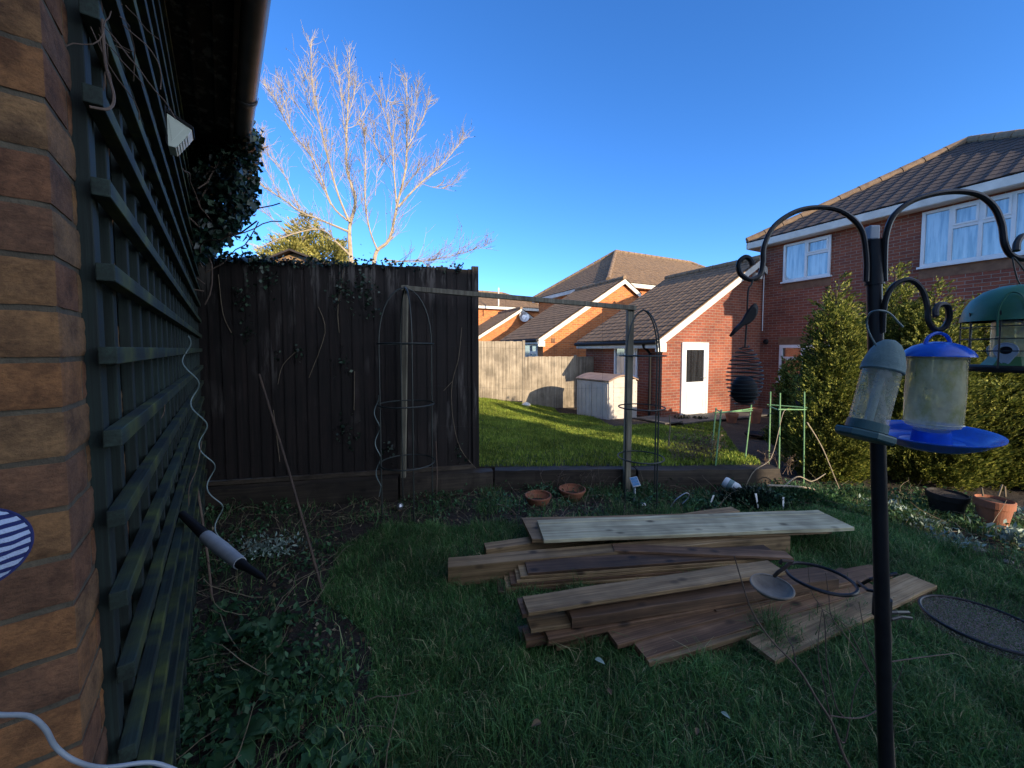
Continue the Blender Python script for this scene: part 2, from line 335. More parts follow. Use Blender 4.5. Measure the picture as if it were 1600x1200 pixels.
def blades(P, h, wd, lean=0.5):
    """grass blades of two bent quads"""
    n = len(P); a = rng.uniform(0, 2*math.pi, n); s = np.stack([np.cos(a), np.sin(a), np.zeros(n)], 1)
    b = rng.uniform(0, 2*math.pi, n); l = np.stack([np.cos(b), np.sin(b), np.zeros(n)], 1)*(rng.uniform(0.1, 1, n)*lean)[:, None]
    H = h[:, None]; W_ = wd[:, None]; up = np.array([0, 0, 1.0])
    p1 = P + (up*0.6 + l*0.35)*H; p2 = P + (up*0.92 + l*1.0)*H - up*(np.linalg.norm(l, axis=1)**2)[:, None]*H*0.3
    V = np.stack([P - s*W_, P + s*W_, p1 + s*W_*0.8, p1 - s*W_*0.8, p2 + s*W_*0.12, p2 - s*W_*0.12], 1).reshape(-1, 3)
    i = np.arange(n)[:, None]*6
    Fq = np.concatenate([i + np.array([0, 1, 2, 3]), i + np.array([3, 2, 4, 5])], 0)
    return V, Fq
def blade_leaf(mb, base, dr, L, W_, droop=0.5, seg=5, cup=0.15, lobes=0.0):
    """one broad leaf: strip of five cross rows with a midrib"""
    base = Vector(base); dr = Vector(dr).normalized(); side = dr.cross(Vector((0, 0, 1)))
    side = side.normalized() if side.length > 1e-3 else Vector((1, 0, 0)); rows = []
    for i in range(seg+1):
        t = i/seg; p = base + dr*(L*t) + Vector((0, 0, -droop*L*t*t))
        w_ = W_*0.5*math.sin(math.pi*min(1, 0.06+t*0.94)**0.8)*(1+lobes*(1 if i % 2 else -1)) + 0.0008
        rows.append([p - side*w_ + Vector((0, 0, cup*w_)), p, p + side*w_ + Vector((0, 0, cup*w_))])
    mb.quadstrip(rows)
def wander(p, d, L, n=7, wob=0.25, grav=0.0):
    p = Vector(p); d = Vector(d).normalized(); out = [p.copy()]
    for i in range(n):
        d = (d + Vector([random.uniform(-1, 1) for _ in range(3)])*wob + Vector((0, 0, -grav))).normalized(); p = p + d*(L/n); out.append(p.copy())
    return out
# ================================================================== THE GROUND
g2 = Vector((0.9, 0.437)).normalized(); f2 = Vector((0.437, -0.9)).normalized(); b2 = -f2   # along the gables / along the facade towards us / away
fd = Vector((2.26, 0.47)).normalized()                                                     # our dark fence
FB = Vector((-0.39, 4.3))
def ysl(x): return np.where(x < -0.39, 4.3 + 0.208*(x + 0.39) - 0.03, 4.27 + 0.02*(x+0.39))
def sstep(a, b, x): t = np.clip((x-a)/(b-a), 0, 1); return t*t*(3-2*t)
def gz(x, y):
    x = np.asarray(x, float); y = np.asarray(y, float)
    near = 0.24*(1 - sstep(3.0, 3.7, x)); far = np.clip(0.12 - 0.17*(x+0.8), -0.24, 0.16)
    t = np.clip((y-4.5)/6.5, 0, 1); nb = near*(1-t) + far*t
    nb = np.where(x > 6, np.minimum(nb, 0), nb)
    step = sstep(-0.012, 0.012, y - ysl(x)); soft = sstep(0, 1.2, y - 4.4)
    k = np.where(x < 3.2, step, soft)
    k = np.where(x < -6, sstep(3, 5, y), k)
    bumpy = 0.018*np.sin(x*2.1+1.3)*np.cos(y*1.7) + 0.008*np.sin(x*7+y*5)
    flat = np.exp(-((x-0.5)**2+(y-0.3)**2)/0.5)
    z = nb*k + bumpy*(1-0.6*k)*(1-flat)
    return np.where((np.abs(x) > 14) | (y > 17), np.minimum(z, -0.1)*0 - 0.22, z)
def px_poly(pts, z=0): return np.array([[*G(px, py, z)[:2]] for px, py in pts])
def inpoly(x, y, P):
    c = np.zeros(x.shape, bool); n = len(P); j = n-1
    for i in range(n):
        xi, yi = P[i]; xj, yj = P[j]
        c ^= ((yi > y) != (yj > y)) & (x < (xj-xi)*(y-yi)/(yj-yi+1e-12)+xi); j = i
    return c
lawn_poly = np.concatenate([px_poly([(598, 818), (545, 850), (508, 890), (520, 950), (562, 1000), (590, 1060), (600, 1120), (612, 1240)]),
    np.array([[-0.15, 0.2], [-0.1, -3], [6, -3], [6, 1.6]]),
    px_poly([(1600, 905), (1520, 868), (1430, 830), (1330, 806), (1240, 800), (1150, 806), (1000, 812), (820, 822), (700, 822)])])
def lawn_near(x, y): return inpoly(x + 0.05*np.sin(y*9), y + 0.05*np.sin(x*8), lawn_poly)
FL0 = Vector((-2.6, 10.88)); FL1 = Vector((2.72, 12.09)); fl = (FL1-FL0).normalized()
def lawn_far(x, y):
    yf = FL0.y + (x-FL0.x)*fl.y/fl.x
    gpl = 9.56 + (x-3.89)*0.437/0.9 - 1.1       # paving in front of the garage
    return (y > ysl(x)+0.03) & (y < yf) & ((y < gpl) | (x < 2.1)) & (x > -6) & (x < 3.0+0.45*(y-4.4)) & ~((x > 1.35) & (y > 10.5-(x-1.35)*1.2) & (x < 2.6))
xs = np.unique(np.concatenate([np.linspace(-220, -14, 14), np.arange(-14, -4, 0.5), np.arange(-4, 6.5, 0.05), np.arange(6.5, 15, 0.4), np.linspace(15, 220, 14)]))
ys = np.unique(np.concatenate([np.linspace(-220, -10, 14), np.arange(-10, -0.5, 0.5), np.arange(-0.5, 5.6, 0.05), np.arange(5.6, 13, 0.12), np.arange(13, 18, 0.5), np.linspace(18, 300, 14)]))
X, Y = np.meshgrid(xs, ys); Z = gz(X, Y) + 0.006*np.sin(X*23)*np.sin(Y*19)*(np.abs(X) < 6)
V = np.stack([X, Y, Z], -1).reshape(-1, 3); nx, ny = len(xs), len(ys)
i = (np.arange(ny-1)[:, None]*nx + np.arange(nx-1)[None]).reshape(-1)
Fq = np.stack([i, i+1, i+1+nx, i+nx], 1)
cx = V[Fq].mean(1); lm = lawn_near(cx[:, 0], cx[:, 1]) | lawn_far(cx[:, 0], cx[:, 1]) | (np.abs(cx[:, 0]) > 8) | (cx[:, 1] > 14)
gnd = make_obj('ground', (V, Fq), M['soil'], smooth=True); gnd.data.materials.append(M['turf'])
gnd.data.polygons.foreach_set('material_index', lm.astype(np.int32)); struct(gnd)

# ================================================================== BUILDINGS
def p3(P, z): return Vector((P[0], P[1], z))
def tiles(mb, O, u, v, n, L, rows, e=0.30, lo=lambda k: 0.0, hi=None, du=0.075):
    """interlocking roof tiles: O eave start, u along eave, v up the slope, n outward"""
    hi = hi or (lambda k: L)
    us = np.arange(0, L+du, du); prof = 0.006*np.cos(us*2*math.pi/0.15)+0.005*np.cos(us*2*math.pi/0.30)
    for k in range(rows):
        a0, a1 = lo(k*e), hi(k*e); c0, c1 = lo((k+1)*e), hi((k+1)*e)
        if a1-a0 < 0.02: break
        r0 = []; r1 = []; r2 = []
        jit = random.uniform(-0.004, 0.004)
        for q, uu in enumerate(us):
            ua = min(max(uu, a0), a1); uc = min(max(uu, c0), max(c1, c0)); h = prof[q]
            p0 = O + u*ua + v*(k*e-0.03) + n*(0.005+h*0.2); p1 = O + u*ua + v*(k*e-0.03) + n*(0.025+h+jit); p2 = O + u*uc + v*((k+1)*e) + n*(0.012+h)
            r0.append(p0); r1.append(p1); r2.append(p2)
        mb.quadstrip([r0, r1, r2])
def ridge_line(mb, A, B, r=0.11):
    A = Vector(A); B = Vector(B); L = (B-A).length; n = max(1, int(L/0.45)); d = (B-A)/n
    for k in range(n): mb.tube([A+d*k, A+d*(k+0.97)], [r, r*0.93], 10)
def gable_building(root, O, W_, Wr, ln, ze, za, zb, wallm, roofm, back=True):
    """gable end facing us; O left corner (2D), W_ to the apex, Wr right of it, ln the depth"""
    th = math.atan2(za-ze, W_); S = lambda s, t, z: p3(O + g2*s + b2*t, z)
    w_ = MB(); pts = [S(0, 0, zb), S(W_+Wr, 0, zb), S(W_+Wr, 0, za-math.tan(th)*Wr), S(W_, 0, za), S(0, 0, ze)]
    w_.prism(pts, p3(b2*ln, 0)); make_obj('wall', w_, wallm, root)
    g3 = p3(g2, 0); b3 = p3(b2, 0); up = Vector((0, 0, 1)); ov = 0.28; vo = 0.14
    vl = g3*math.cos(th)+up*math.sin(th); nl = -g3*math.sin(th)+up*math.cos(th)
    rt = MB(); O1 = S(-ov, -vo, ze-math.tan(th)*ov+0.03); H = (W_+ov)/math.cos(th); rows = int(H/0.25)+1; e = H/rows
    tiles(rt, O1, b3, vl, nl, ln+vo*2, rows, e)
    vr = -g3*math.cos(th)+up*math.sin(th); nr = g3*math.sin(th)+up*math.cos(th)
    O2 = S(W_+Wr, -vo, za-math.tan(th)*Wr+0.03); H2 = Wr/math.cos(th); r2 = max(1, round(H2/0.3)); tiles(rt, O2, b3, vr, nr, ln+vo*2, r2, H2/r2)
    # deck below the tiles
    for (OO, vv, nn, HH) in ((O1, vl, nl, H), (O2, vr, nr, H2)):
        rt.prism([OO-nn*0.03, OO+b3*(ln+2*vo)-nn*0.03, OO+b3*(ln+2*vo)+vv*HH-nn*0.03, OO+vv*HH-nn*0.03], nn*0.028)
    rf = make_obj('roof', rt, roofm, root)
    rm = MB(); ridge_line(rm, S(W_, -vo, za+0.06), S(W_, ln+vo, za+0.06), 0.10); make_obj('ridge_tiles', rm, M['ridge'], rf)
    bb = MB(); q = 0.19
    a, b = S(-ov, -vo+0.02, ze-math.tan(th)*ov), S(W_, -vo+0.02, za)
    bb.prism([a, b, b-up*q, a-up*q], b3*-0.03)
    c = S(W_+Wr, -vo+0.02, za-math.tan(th)*Wr); b_ = b+g3*0.004
    bb.prism([b_, c, c-up*q, b_-up*q], b3*-0.03)
    e0 = S(-ov, -vo+0.025, 0); bb.span(O + g2*(-ov) + b2*(-vo+0.022), (g2.x, g2.y), 0, ov+0.02, ze-math.tan(th)*ov-q-0.10, ze-math.tan(th)*ov-q+0.12, -0.10, 0.0)
    make_obj('bargeboard', bb, M['white_board'], root)
    fa = MB(); fa.span(O + g2*(-ov), (b2.x, b2.y), -vo+0.03, ln+vo, ze-math.tan(th)*ov-0.19, ze-math.tan(th)*ov, -0.02, 0.0)
    fa.span(O + g2*(-ov), (b2.x, b2.y), -vo+0.03, ln+vo, ze-math.tan(th)*ov-0.205, ze-math.tan(th)*ov-0.192, 0.002, ov); make_obj('fascia', fa, M['white_board'], root)
    gt = MB(); z_ = ze-math.tan(th)*ov-0.05; gt.tube([S(-ov-0.06, -vo+0.02, z_), S(-ov-0.06, ln+vo, z_-0.01)], 0.055, 10); make_obj('gutter', gt, M['black_plastic'], root)
    return S, th
def hip_house(root, Cn, a2, b_2, L, W_, ze, pitch, zb, wallm, roofm, full=False):
    """Cn eave-wall corner, a2 along the long front, b_2 depth direction"""
    a3 = p3(a2, 0); b3 = p3(b_2, 0); up = Vector((0, 0, 1)); t = math.tan(pitch); ov = 0.3
    mb = MB(); pts = [p3(Cn, zb), p3(Cn+a2*L, zb), p3(Cn+a2*L+b_2*W_, zb), p3(Cn+b_2*W_, zb)]
    mb.prism(pts, (0, 0, ze-zb)); make_obj('wall', mb, wallm, root)
    E = p3(Cn - a2*ov - b_2*ov, ze+0.02); LL = L+2*ov; WW = W_+2*ov; hw = WW/2; rise = hw*t
    hs_ = math.hypot(hw, rise); cs = hw/hs_; sn = rise/hs_; rows = int(hs_/0.25); e = hs_/rows; rt = MB()
    sides = [(E, a3, b3, LL), (E+a3*LL+b3*WW, -a3, -b3, LL), (E+b3*WW, -b3, a3, WW), (E+a3*LL, b3, -a3, WW)]
    for O_, u_, in_, l_ in sides:
        v_ = in_*cs+up*sn; n_ = -in_*sn+up*cs
        tiles(rt, O_, u_, v_, n_, l_, rows, e, lo=lambda s, c=cs: s*c, hi=lambda s, c=cs, l=l_: l-s*c, du=0.1)
    R0 = E+a3*hw+b3*hw+up*rise; R1 = E+a3*(LL-hw)+b3*hw+up*rise; cs4 = [E, E+a3*LL, E+a3*LL+b3*WW, E+b3*WW]
    dk = up*-0.03; rt.add([c+dk for c in cs4]+[R0+dk, R1+dk], [(0, 1, 5, 4), (2, 3, 4, 5), (3, 0, 4), (1, 2, 5), (3, 2, 1, 0)])
    rf = make_obj('roof', rt, roofm, root); rm = MB()
    o_ = up*0.04
    for A, B in ((cs4[0], R0), (cs4[3], R0), (cs4[1], R1), (cs4[2], R1), (R0, R1)): ridge_line(rm, A+o_, B+o_, 0.11)
    make_obj('ridge_tiles', rm, M['ridge'], rf)
    fa = MB(); h = 0.2
    for (P, d_, l_, o) in ((Cn-a2*ov-b_2*ov, a2, LL, 1), (Cn-a2*ov-b_2*ov+a2*LL, b_2, WW, 1), (Cn-a2*ov+b_2*(W_+ov)+a2*LL, -a2, LL, 1), (Cn-a2*ov+b_2*(W_+ov), -b_2, WW, 1)):
        fa.span(P, (d_.x, d_.y), 0.0, l_-0.025, ze-0.19, ze-0.012, -0.0225, 0.0)
    fa.prism([c-up*0.21 for c in [cs4[0], cs4[3], cs4[2], cs4[1]]], (0, 0, -0.012)); make_obj('fascia', fa, M['white_board'], root)
    return R0, R1
def window(parent, P0, dr, t0, t1, z0, z1, lights, pm, o=0.0, tr=0.62, fw=0.055):
    """casement: frame with mullions, transoms on chosen lights, panes as sub-parts"""
    fr = MB(); d0, d1 = o-0.03, o+0.03
    fr.span(P0, dr, t0, t1, z0, z0+fw, d0, d1); fr.span(P0, dr, t0, t1, z1-fw, z1, d0, d1)
    n = len(lights); xs_ = [t0+fw/2+(t1-t0-fw)*k/n for k in range(n+1)]
    for x in xs_: fr.span(P0, dr, x-fw/2, x+fw/2, z0+fw, z1-fw, d0, d1)
    panes = []
    for k in range(n):
        a, b = xs_[k]+fw/2, xs_[k+1]-fw/2
        if lights[k]:
            zt = z0+(z1-z0)*tr; fr.span(P0, dr, a, b, zt-0.03, zt+0.03, d0+0.002, d1-0.002)
            # opening lights have a thicker sash
            sa = 0.035
            for (q0, q1, r0, r1) in ((a, a+sa, zt+0.03, z1-fw), (b-sa, b, zt+0.03, z1-fw), (a+sa, b-sa, zt+0.03, zt+0.03+sa), (a+sa, b-sa, z1-fw-sa, z1-fw)):
                fr.span(P0, dr, q0, q1, r0, r1, d0, d1+0.014)
            panes += [(a, b, z0+fw, zt-0.03), (a, b, zt+0.03, z1-fw)]
        else: panes.append((a, b, z0+fw, z1-fw))
    w_ = make_obj('window', fr, M['white_upvc'], parent)
    for a, b, c, d in panes:
        pb = MB(); pb.span(P0, dr, a, b, c, d, o-0.012, o-0.004); make_obj('pane', pb, pm, w_)
    sl = MB(); sl.span(P0, dr, t0-0.04, t1+0.04, z0-0.045, z0-0.002, o-0.03, o+0.07); make_obj('window_sill', sl, M['white_upvc'], w_)
    return w_

# ---- the brick house on the right
HC = Vector((7.63, 11.38)); HL = 11.0; ZE = CAMZ+3.28; fr2 = (f2.x, f2.y)
house = thing('brick_house', 'two storey red brick house on the right, hipped tiled roof and white windows', 'house', (HC.x, HC.y, -0.25))
hip_house(house, HC, g2, f2, 12.0, 6.4, ZE, R(31.2), -0.3, M['brick_red'], M['tile_dark'])
def FT(px, py): return hit(px, py, HC, fr2)
# facade faces left: outward is to the right of the direction going away, so measure with the reverse run
def facade_window(pxa, pya_top, pya_bot, pxb, lights, pm, group=None, t1=None, soldier=True):
    ta, zb_ = FT(pxa, pya_bot); _, zt = FT(pxa, pya_top); tb = t1 if t1 else FT(pxb, pya_bot)[0]
    window(house, HC, fr2, ta, tb, zb_, zt, lights, pm, o=0.012)
    sb = MB(); sb.span(HC, fr2, ta-0.02, tb+0.02, zb_-0.26, zb_-0.05, 0.0, 0.006) if soldier else None
    return ta, tb, zb_, zt, sb
M['soldier'] = plain('soldier', (0.24, 0.13, 0.075), (0.15, 0.075, 0.045), 8, 0.9, bs=0.3)
for args in ((1224, 384, 441, 1297, [0, 1], M['pane_curtain']), (1438, 334, 418, 1640, [0, 1, 1, 0], M['pane_curtain'])):
    ta, tb, zb_, zt, sb = facade_window(*args); make_obj('brick_band', sb, M['soldier'], house)
ta, zg = FT(1219, 539); tb = FT(1252, 539)[0]
window(house, HC, fr2, ta, ta+1.25, -0.25+0.95, zg, [1, 0], M['pane_dark'], o=0.012)
lb = MB(); lb.span(HC, fr2, ta-0.05, ta+1.3, zg+0.01, zg+0.22, 0.0, 0.006); make_obj('brick_band', lb, M['soldier'], house)
tv, zv = FT(1197, 534); q = HC+f2*tv; vb = MB(); mt = Matrix.Rotation(R(90), 3, 'X'); mt = Matrix.Rotation(math.atan2(g2.y, g2.x)-R(90), 3, 'Z') @ mt
vb.lathe([(0.0, 0.05), (0.05, 0.05), (0.075, 0.02), (0.08, 0)], p3(q - g2*0.01, zv), 16, mt); make_obj('vent', vb, M['black_plastic'], house)
cb = MB(); cb.tube([p3(HC+f2*0.06-g2*0.012, 2.2), p3(HC+f2*0.06-g2*0.012, ZE-0.9), p3(HC+f2*0.06-g2*0.012, ZE-0.3)], 0.012, 6); make_obj('cable', cb, M['white_upvc'], house)

# ---- the attached garage with the white door
GO = Vector((3.89, 9.56)); gr2 = (g2.x, g2.y)
garage = thing('garage', 'red brick garage with white door and tiled gable roof, joined to the right hand house', 'garage', (GO.x, GO.y, -0.25))
sA, zA = hit(1181, 408, GO, gr2); _, zE = hit(1037, 522, GO, gr2)
S1, th1 = gable_building(garage, GO, sA, (HC-GO).dot(g2)+0.0-sA, 3.2, zE, zA, -0.35, M['brick_red'], M['tile'])
s0 = hit(1063, 600, GO, gr2)[0]; s1 = hit(1104, 600, GO, gr2)[0]; zt = hit(1080, 535, GO, gr2)[1]; z0 = -0.2
door = MB(); o0, o1 = 0.004, 0.035
door.span(GO, gr2, s0, s0+0.07, z0, zt, o0, o1+0.01); door.span(GO, gr2, s1-0.07, s1, z0, zt, o0, o1+0.01); door.span(GO, gr2, s0+0.07, s1-0.07, zt-0.07, zt, o0, o1+0.01)
a, b = s0+0.075, s1-0.075; zm = z0+0.95
door.span(GO, gr2, a, a+0.10, z0, zt-0.075, o0, o1); door.span(GO, gr2, b-0.10, b, z0, zt-0.075, o0, o1)
door.span(GO, gr2, a+0.1, b-0.1, zt-0.2, zt-0.075, o0, o1); door.span(GO, gr2, a+0.1, b-0.1, zm-0.12, zm, o0, o1); door.span(GO, gr2, a+0.1, b-0.1, z0, z0+0.2, o0, o1)
door.span(GO, gr2, a+0.1, b-0.1, z0+0.2, zm-0.12, o0, o1-0.014); mid = (a+b)/2
door.span(GO, gr2, a+0.14, mid-0.03, z0+0.25, zm-0.17, o0, o1-0.002); door.span(GO, gr2, mid+0.03, b-0.14, z0+0.25, zm-0.17, o0, o1-0.002)
dd = make_obj('door', door, M['white_upvc'], garage)
pb = MB(); pb.span(GO, gr2, a+0.1, b-0.1, zm, zt-0.2, o0, o1-0.016); make_obj('pane', pb, M['pane_dark'], dd)
hb = MB(); P = GO+g2*(b-0.05)+f2*0.065; hb.tube([p3(P, zm+0.1), p3(P-g2*0.11, zm+0.1)], 0.01, 6); hb.tube([p3(P, zm+0.1), p3(P-f2*0.04, zm+0.1)], 0.01, 6); make_obj('handle', hb, M['galv'], dd)
bk = (b2.x, b2.y)
t0 = hit(997, 560, GO, bk)[0]; t1 = hit(961, 560, GO, bk)[0]; _, zw0 = hit(980, 588, GO, bk); zw1 = hit(980, 536, GO, bk)[1]
window(garage, GO, (-bk[0], -bk[1]), -t1, -t0, zw0, zw1, [0, 1], M['pane_curtain'], o=0.012)
td = hit(1018, 600, GO, bk)[0]; dp = MB(); P = GO+b2*td
dp.tube([p3(P-g2*0.33, zE-0.26), p3(P-g2*0.3, zE-0.34), p3(P-g2*0.12, zE-0.46), p3(P-g2*0.07, zE-0.55), p3(P-g2*0.07, -0.25)], 0.034, 10)
for zz in (0.2, 1.0, 1.5): dp.tube([p3(P-g2*0.07, zz), p3(P-g2*0.07, zz+0.04)], 0.043, 10)
make_obj('downpipe', dp, M['black_plastic'], garage)
# lamp box under the apex
lm_ = MB(); lm_.span(GO, gr2, sA-0.16, sA+0.16, zA-0.55, zA-0.38, 0.0, 0.12); make_obj('vent_box', lm_, M['white_board'], garage, bevel=0.01)

# ---- the orange brick garage behind it
O2 = Vector((1.22, 14.5)); 
gar2 = thing('garage', 'orange brick garage in full sun, white bargeboards, just behind the pale fence', 'garage', (O2.x, O2.y, -0.3))
sA2, zA2 = hit(973, 437, O2, gr2); _, zE2 = hit(850, 523, O2, gr2)
S2, th2 = gable_building(gar2, O2, sA2, 0.95, 3.3, zE2, zA2, -0.4, M['brick_orange'], M['tile'])
window(gar2, O2, (-bk[0], -bk[1]), -1.6, -0.4, 0.9, zE2-0.35, [0, 1], M['pane_curtain'], o=0.012)
vn = MB(); sv, zv = hit(864, 532, O2, gr2); vn.span(O2, gr2, sv-0.09, sv+0.09, zv-0.09, zv+0.09, 0, 0.02)
for k in range(4): vn.span(O2, gr2, sv-0.08, sv+0.08, zv-0.075+k*0.042, zv-0.055+k*0.042, 0.02, 0.035)
make_obj('air_vent', vn, M['soldier'], gar2)
# ---- far garage with the dish
O3 = Vector((0.54, 24.0))-g2*4.1
gar3 = thing('garage', 'small far orange brick gable with a round grey dish near its peak', 'garage', (O3.x, O3.y, -0.3))
_, zA3 = hit(813, 483, O3, gr2); S3, th3 = gable_building(gar3, O3, 4.1, 0.95, 3.3, zA3-2.5, zA3, -0.4, M['brick_orange'], M['tile'])
ds = MB(); mt = Matrix.Rotation(R(10), 3, 'Z') @ Matrix.Rotation(R(80), 3, 'X')
sd3, zd3 = hit(815, 496, O3, gr2); P = p3(O3+g2*sd3+f2*0.35, zd3)
ds.lathe([(0.0, 0.0), (0.15, 0.012), (0.3, 0.05), (0.33, 0.07), (0.30, 0.06), (0.15, 0.02), (0.0, 0.008)], P, 24, mt)
ds.tube([P, P-p3(f2, 0)*0.36], 0.02, 6); ds.tube([P+Vector((0, 0, -0.3)), P+p3(f2, 0)*0.35], 0.012, 5)
tag(make_obj('satellite_dish', ds, M['galv'], loc=P), 'round grey satellite dish fixed below the far gable peak', 'satellite dish')
# ---- houses far behind
A4 = Vector((6.1, 22.0)); c4 = A4 - g2*3.3 + f2*3.3
h4 = thing('brick_house', 'large hipped tiled roof house rising behind the orange garage', 'house', (c4.x, c4.y, -0.3))
hip_house(h4, c4, g2, b2, 13, 6.6, CAMZ+3.2, R(35), -0.4, M['brick_orange'], M['tile'])
c5 = Vector((-9.0, 24.2)); h5 = thing('brick_house', 'low long roofed house farthest off, between dark fence and big hipped roof', 'house', (c5.x, c5.y, -0.3))
hip_house(h5, c5, g2, b2, 13, 5.2, CAMZ+3.25, R(26), -0.4, M['brick_orange'], M['tile'])
vp = MB(); P = D(779, 478, 26.0); vp.tube([P, P+Vector((0, 0, 1.25))], 0.05, 8); make_obj('vent_pipe', vp, M['white_board'], h5)
# ---- unseen house added behind the camera, shaped to cast this garden's shade
hb_ = thing('brick_house', 'unseen house added behind the viewer to shade the near lawn, pale wall to bounce light', 'house', (0, -9, 0))
sb = MB(); sb.prism([(-10, -5.8, 0), (10.7, -5.8, 0), (10.7, -12.2, 0), (-10, -12.2, 0)][::-1], (0, 0, 5.2)); make_obj('wall', sb, M['white_board'], hb_)  # wall kept pale to bounce light into the shaded garden
rb_ = MB(); rb_.prism([(10.9, -5.5, 5.15), (10.9, -9.0, 7.7), (10.9, -12.5, 5.15)], (-21.2, 0, 0)); make_obj('roof', rb_, M['tile_dark'], hb_)

# ================================================================== OUR WALL, BRICK PIER, EAVES
wd_ = Vector((-0.617, 0.786)).normalized(); wu = Vector((0.786, 0.617)).normalized()
def U(s, u, z): return Vector((wd_.x*s+wu.x*u, wd_.y*s+wu.y*u, z))
SP = 0.856; UP = -0.19
own = thing('house_corner', 'near brown brick house corner filling the left edge, eaves and gutter above', 'house', U(SP, UP, 0))
M['near_brick'] = newmat('near_brick')[0]
nt = M['near_brick'].node_tree; bb_ = nt.nodes['Principled BSDF']; ge = nt.nodes.new('ShaderNodeNewGeometry')
rr = ramp(nt, [(0.0, (0.20, 0.088, 0.042)), (0.22, (0.245, 0.125, 0.052)), (0.45, (0.175, 0.085, 0.045)), (0.62, (0.27, 0.12, 0.045)), (0.82, (0.235, 0.13, 0.058)), (1.0, (0.205, 0.10, 0.05))]); rr.color_ramp.interpolation = 'CONSTANT'
nt.links.new(ge.outputs['Random Per Island'], rr.inputs[0]); v_ = coords(nt, 'Object')
pt = noise(nt, v_, 16, 6, 0.65); rp = ramp(nt, [(0.35, (0.45, 0.42, 0.42)), (0.52, (0.95, 0.95, 0.95)), (0.72, (1.35, 1.3, 1.2))]); nt.links.new(pt, rp.inputs[0])
fp = noise(nt, coords(nt, 'Object', (1, 1, 1.5)), 110, 7, 0.75); rf_ = ramp(nt, [(0.3, (0.6, 0.6, 0.6)), (0.62, (1.15, 1.15, 1.15))]); nt.links.new(fp, rf_.inputs[0])
nt.links.new(mix(nt, mix(nt, rr.outputs[0], rp.outputs[0], 1.0, 'MULTIPLY'), rf_.outputs[0], 1.0, 'MULTIPLY'), bb_.inputs['Base Color'])
bb_.inputs['Roughness'].default_value = 0.92; bump(nt, bb_, fp, 0.8, 0.004)
M['mortar'] = plain('mortar', (0.13, 0.105, 0.07), (0.06, 0.05, 0.035), 12, 0.95, bs=0.9, bd=0.004, fine=120)
bricks = MB(); AX = (p3(wu, 0), p3(wd_, 0))
def one_brick(u0, u1, s0, s1, z0, z1):
    """subdivided block with a rough wire-cut front: u right, s away, z up"""
    nu = max(3, int((u1-u0)/0.0075)); ns = max(3, int((s1-s0)/0.0075)); nz = 8; seed = random.uniform(0, 90); jx = random.uniform(-0.0008, 0.0008)
    idx = {}; vs = []; fs = []
    def vid(a, b, c):
        k = (a, b, c)
        if k not in idx:
            fu, fs_, fz = a/nu, b/ns, c/nz; u = u0+(u1-u0)*fu; s = s0+(s1-s0)*fs_; z = z0+(z1-z0)*fz
            eu = min(fu, 1-fu)*(u1-u0); es = min(fs_, 1-fs_)*(s1-s0); ez = min(fz, 1-fz)*(z1-z0)
            q = Vector((u*30+seed, s*30, z*75)); nn = mnoise.noise(q)*0.0022 + mnoise.noise(q*3.1)*0.0012
            cr = mnoise.noise(Vector((u*14+seed, s*14, z*130+seed))); cr = -0.0042*max(0, 0.16-abs(cr))/0.16*max(0, mnoise.noise(Vector((u*9, s*9, z*20+seed)))+0.25)
            rnd = lambda e: -0.0016*max(0, 1-e/0.003)
            d = nn+cr+jx
            if b == 0: s -= d*0.7 + rnd(min(eu, ez))
            if b == ns: s += d
            if a == nu: u += d*0.4 + rnd(min(es, ez))
            if a == 0: u -= d
            if c == nz or c == 0: z += (nn*0.6)*(1 if c else -1)
            idx[k] = len(vs); vs.append(U(s, u, z))
        return idx[k]
    for a in range(nu):
        for c in range(nz): fs.append((vid(a, 0, c), vid(a+1, 0, c), vid(a+1, 0, c+1), vid(a, 0, c+1)))
        for b in range(ns):
            fs.append((vid(a, b, nz), vid(a+1, b, nz), vid(a+1, b+1, nz), vid(a, b+1, nz))); fs.append((vid(a, b+1, 0), vid(a+1, b+1, 0), vid(a+1, b, 0), vid(a, b, 0)))
    for b in range(ns):
        for c in range(nz): fs.append((vid(nu, b, c), vid(nu, b+1, c), vid(nu, b+1, c+1), vid(nu, b, c+1)))
    bricks.add(vs, fs)
mj = 0.009
for k in range(41):
    z0 = 0.02+k*0.0757; z1 = z0+0.0757-mj
    if k % 2: cu, cs_ = 0.1025, 0.215
    else: cu, cs_ = 0.215, 0.1025
    one_brick(UP-cu, UP, SP, SP+cs_, z0, z1); one_brick(UP-cu-mj-0.215, UP-cu-mj, SP+0.001, SP+0.1, z0, z1)
    one_brick(UP-0.1, UP-0.001, SP+cs_+mj, SP+cs_+mj+0.215, z0, z1)
make_obj('corner_bricks', bricks, M['near_brick'], own, smooth=True)
mo = MB(); mo.prism([U(SP+0.0038, UP-0.0034, 0), U(SP+0.0038, UP-2.2, 0), U(SP+0.1, UP-2.2, 0), U(SP+0.1, UP-0.09, 0), U(1.45, UP-0.09, 0), U(1.45, UP-0.0034, 0)][::-1], (0, 0, 3.12)); make_obj('mortar', mo, M['mortar'], own)
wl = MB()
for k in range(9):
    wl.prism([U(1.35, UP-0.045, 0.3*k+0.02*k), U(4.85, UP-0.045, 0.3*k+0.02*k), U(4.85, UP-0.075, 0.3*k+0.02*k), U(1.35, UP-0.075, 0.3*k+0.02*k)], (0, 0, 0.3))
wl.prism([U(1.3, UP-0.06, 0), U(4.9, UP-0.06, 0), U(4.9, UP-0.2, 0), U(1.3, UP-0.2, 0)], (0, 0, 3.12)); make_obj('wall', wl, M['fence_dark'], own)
ZS = CAMZ+1.50; UG = 0.085
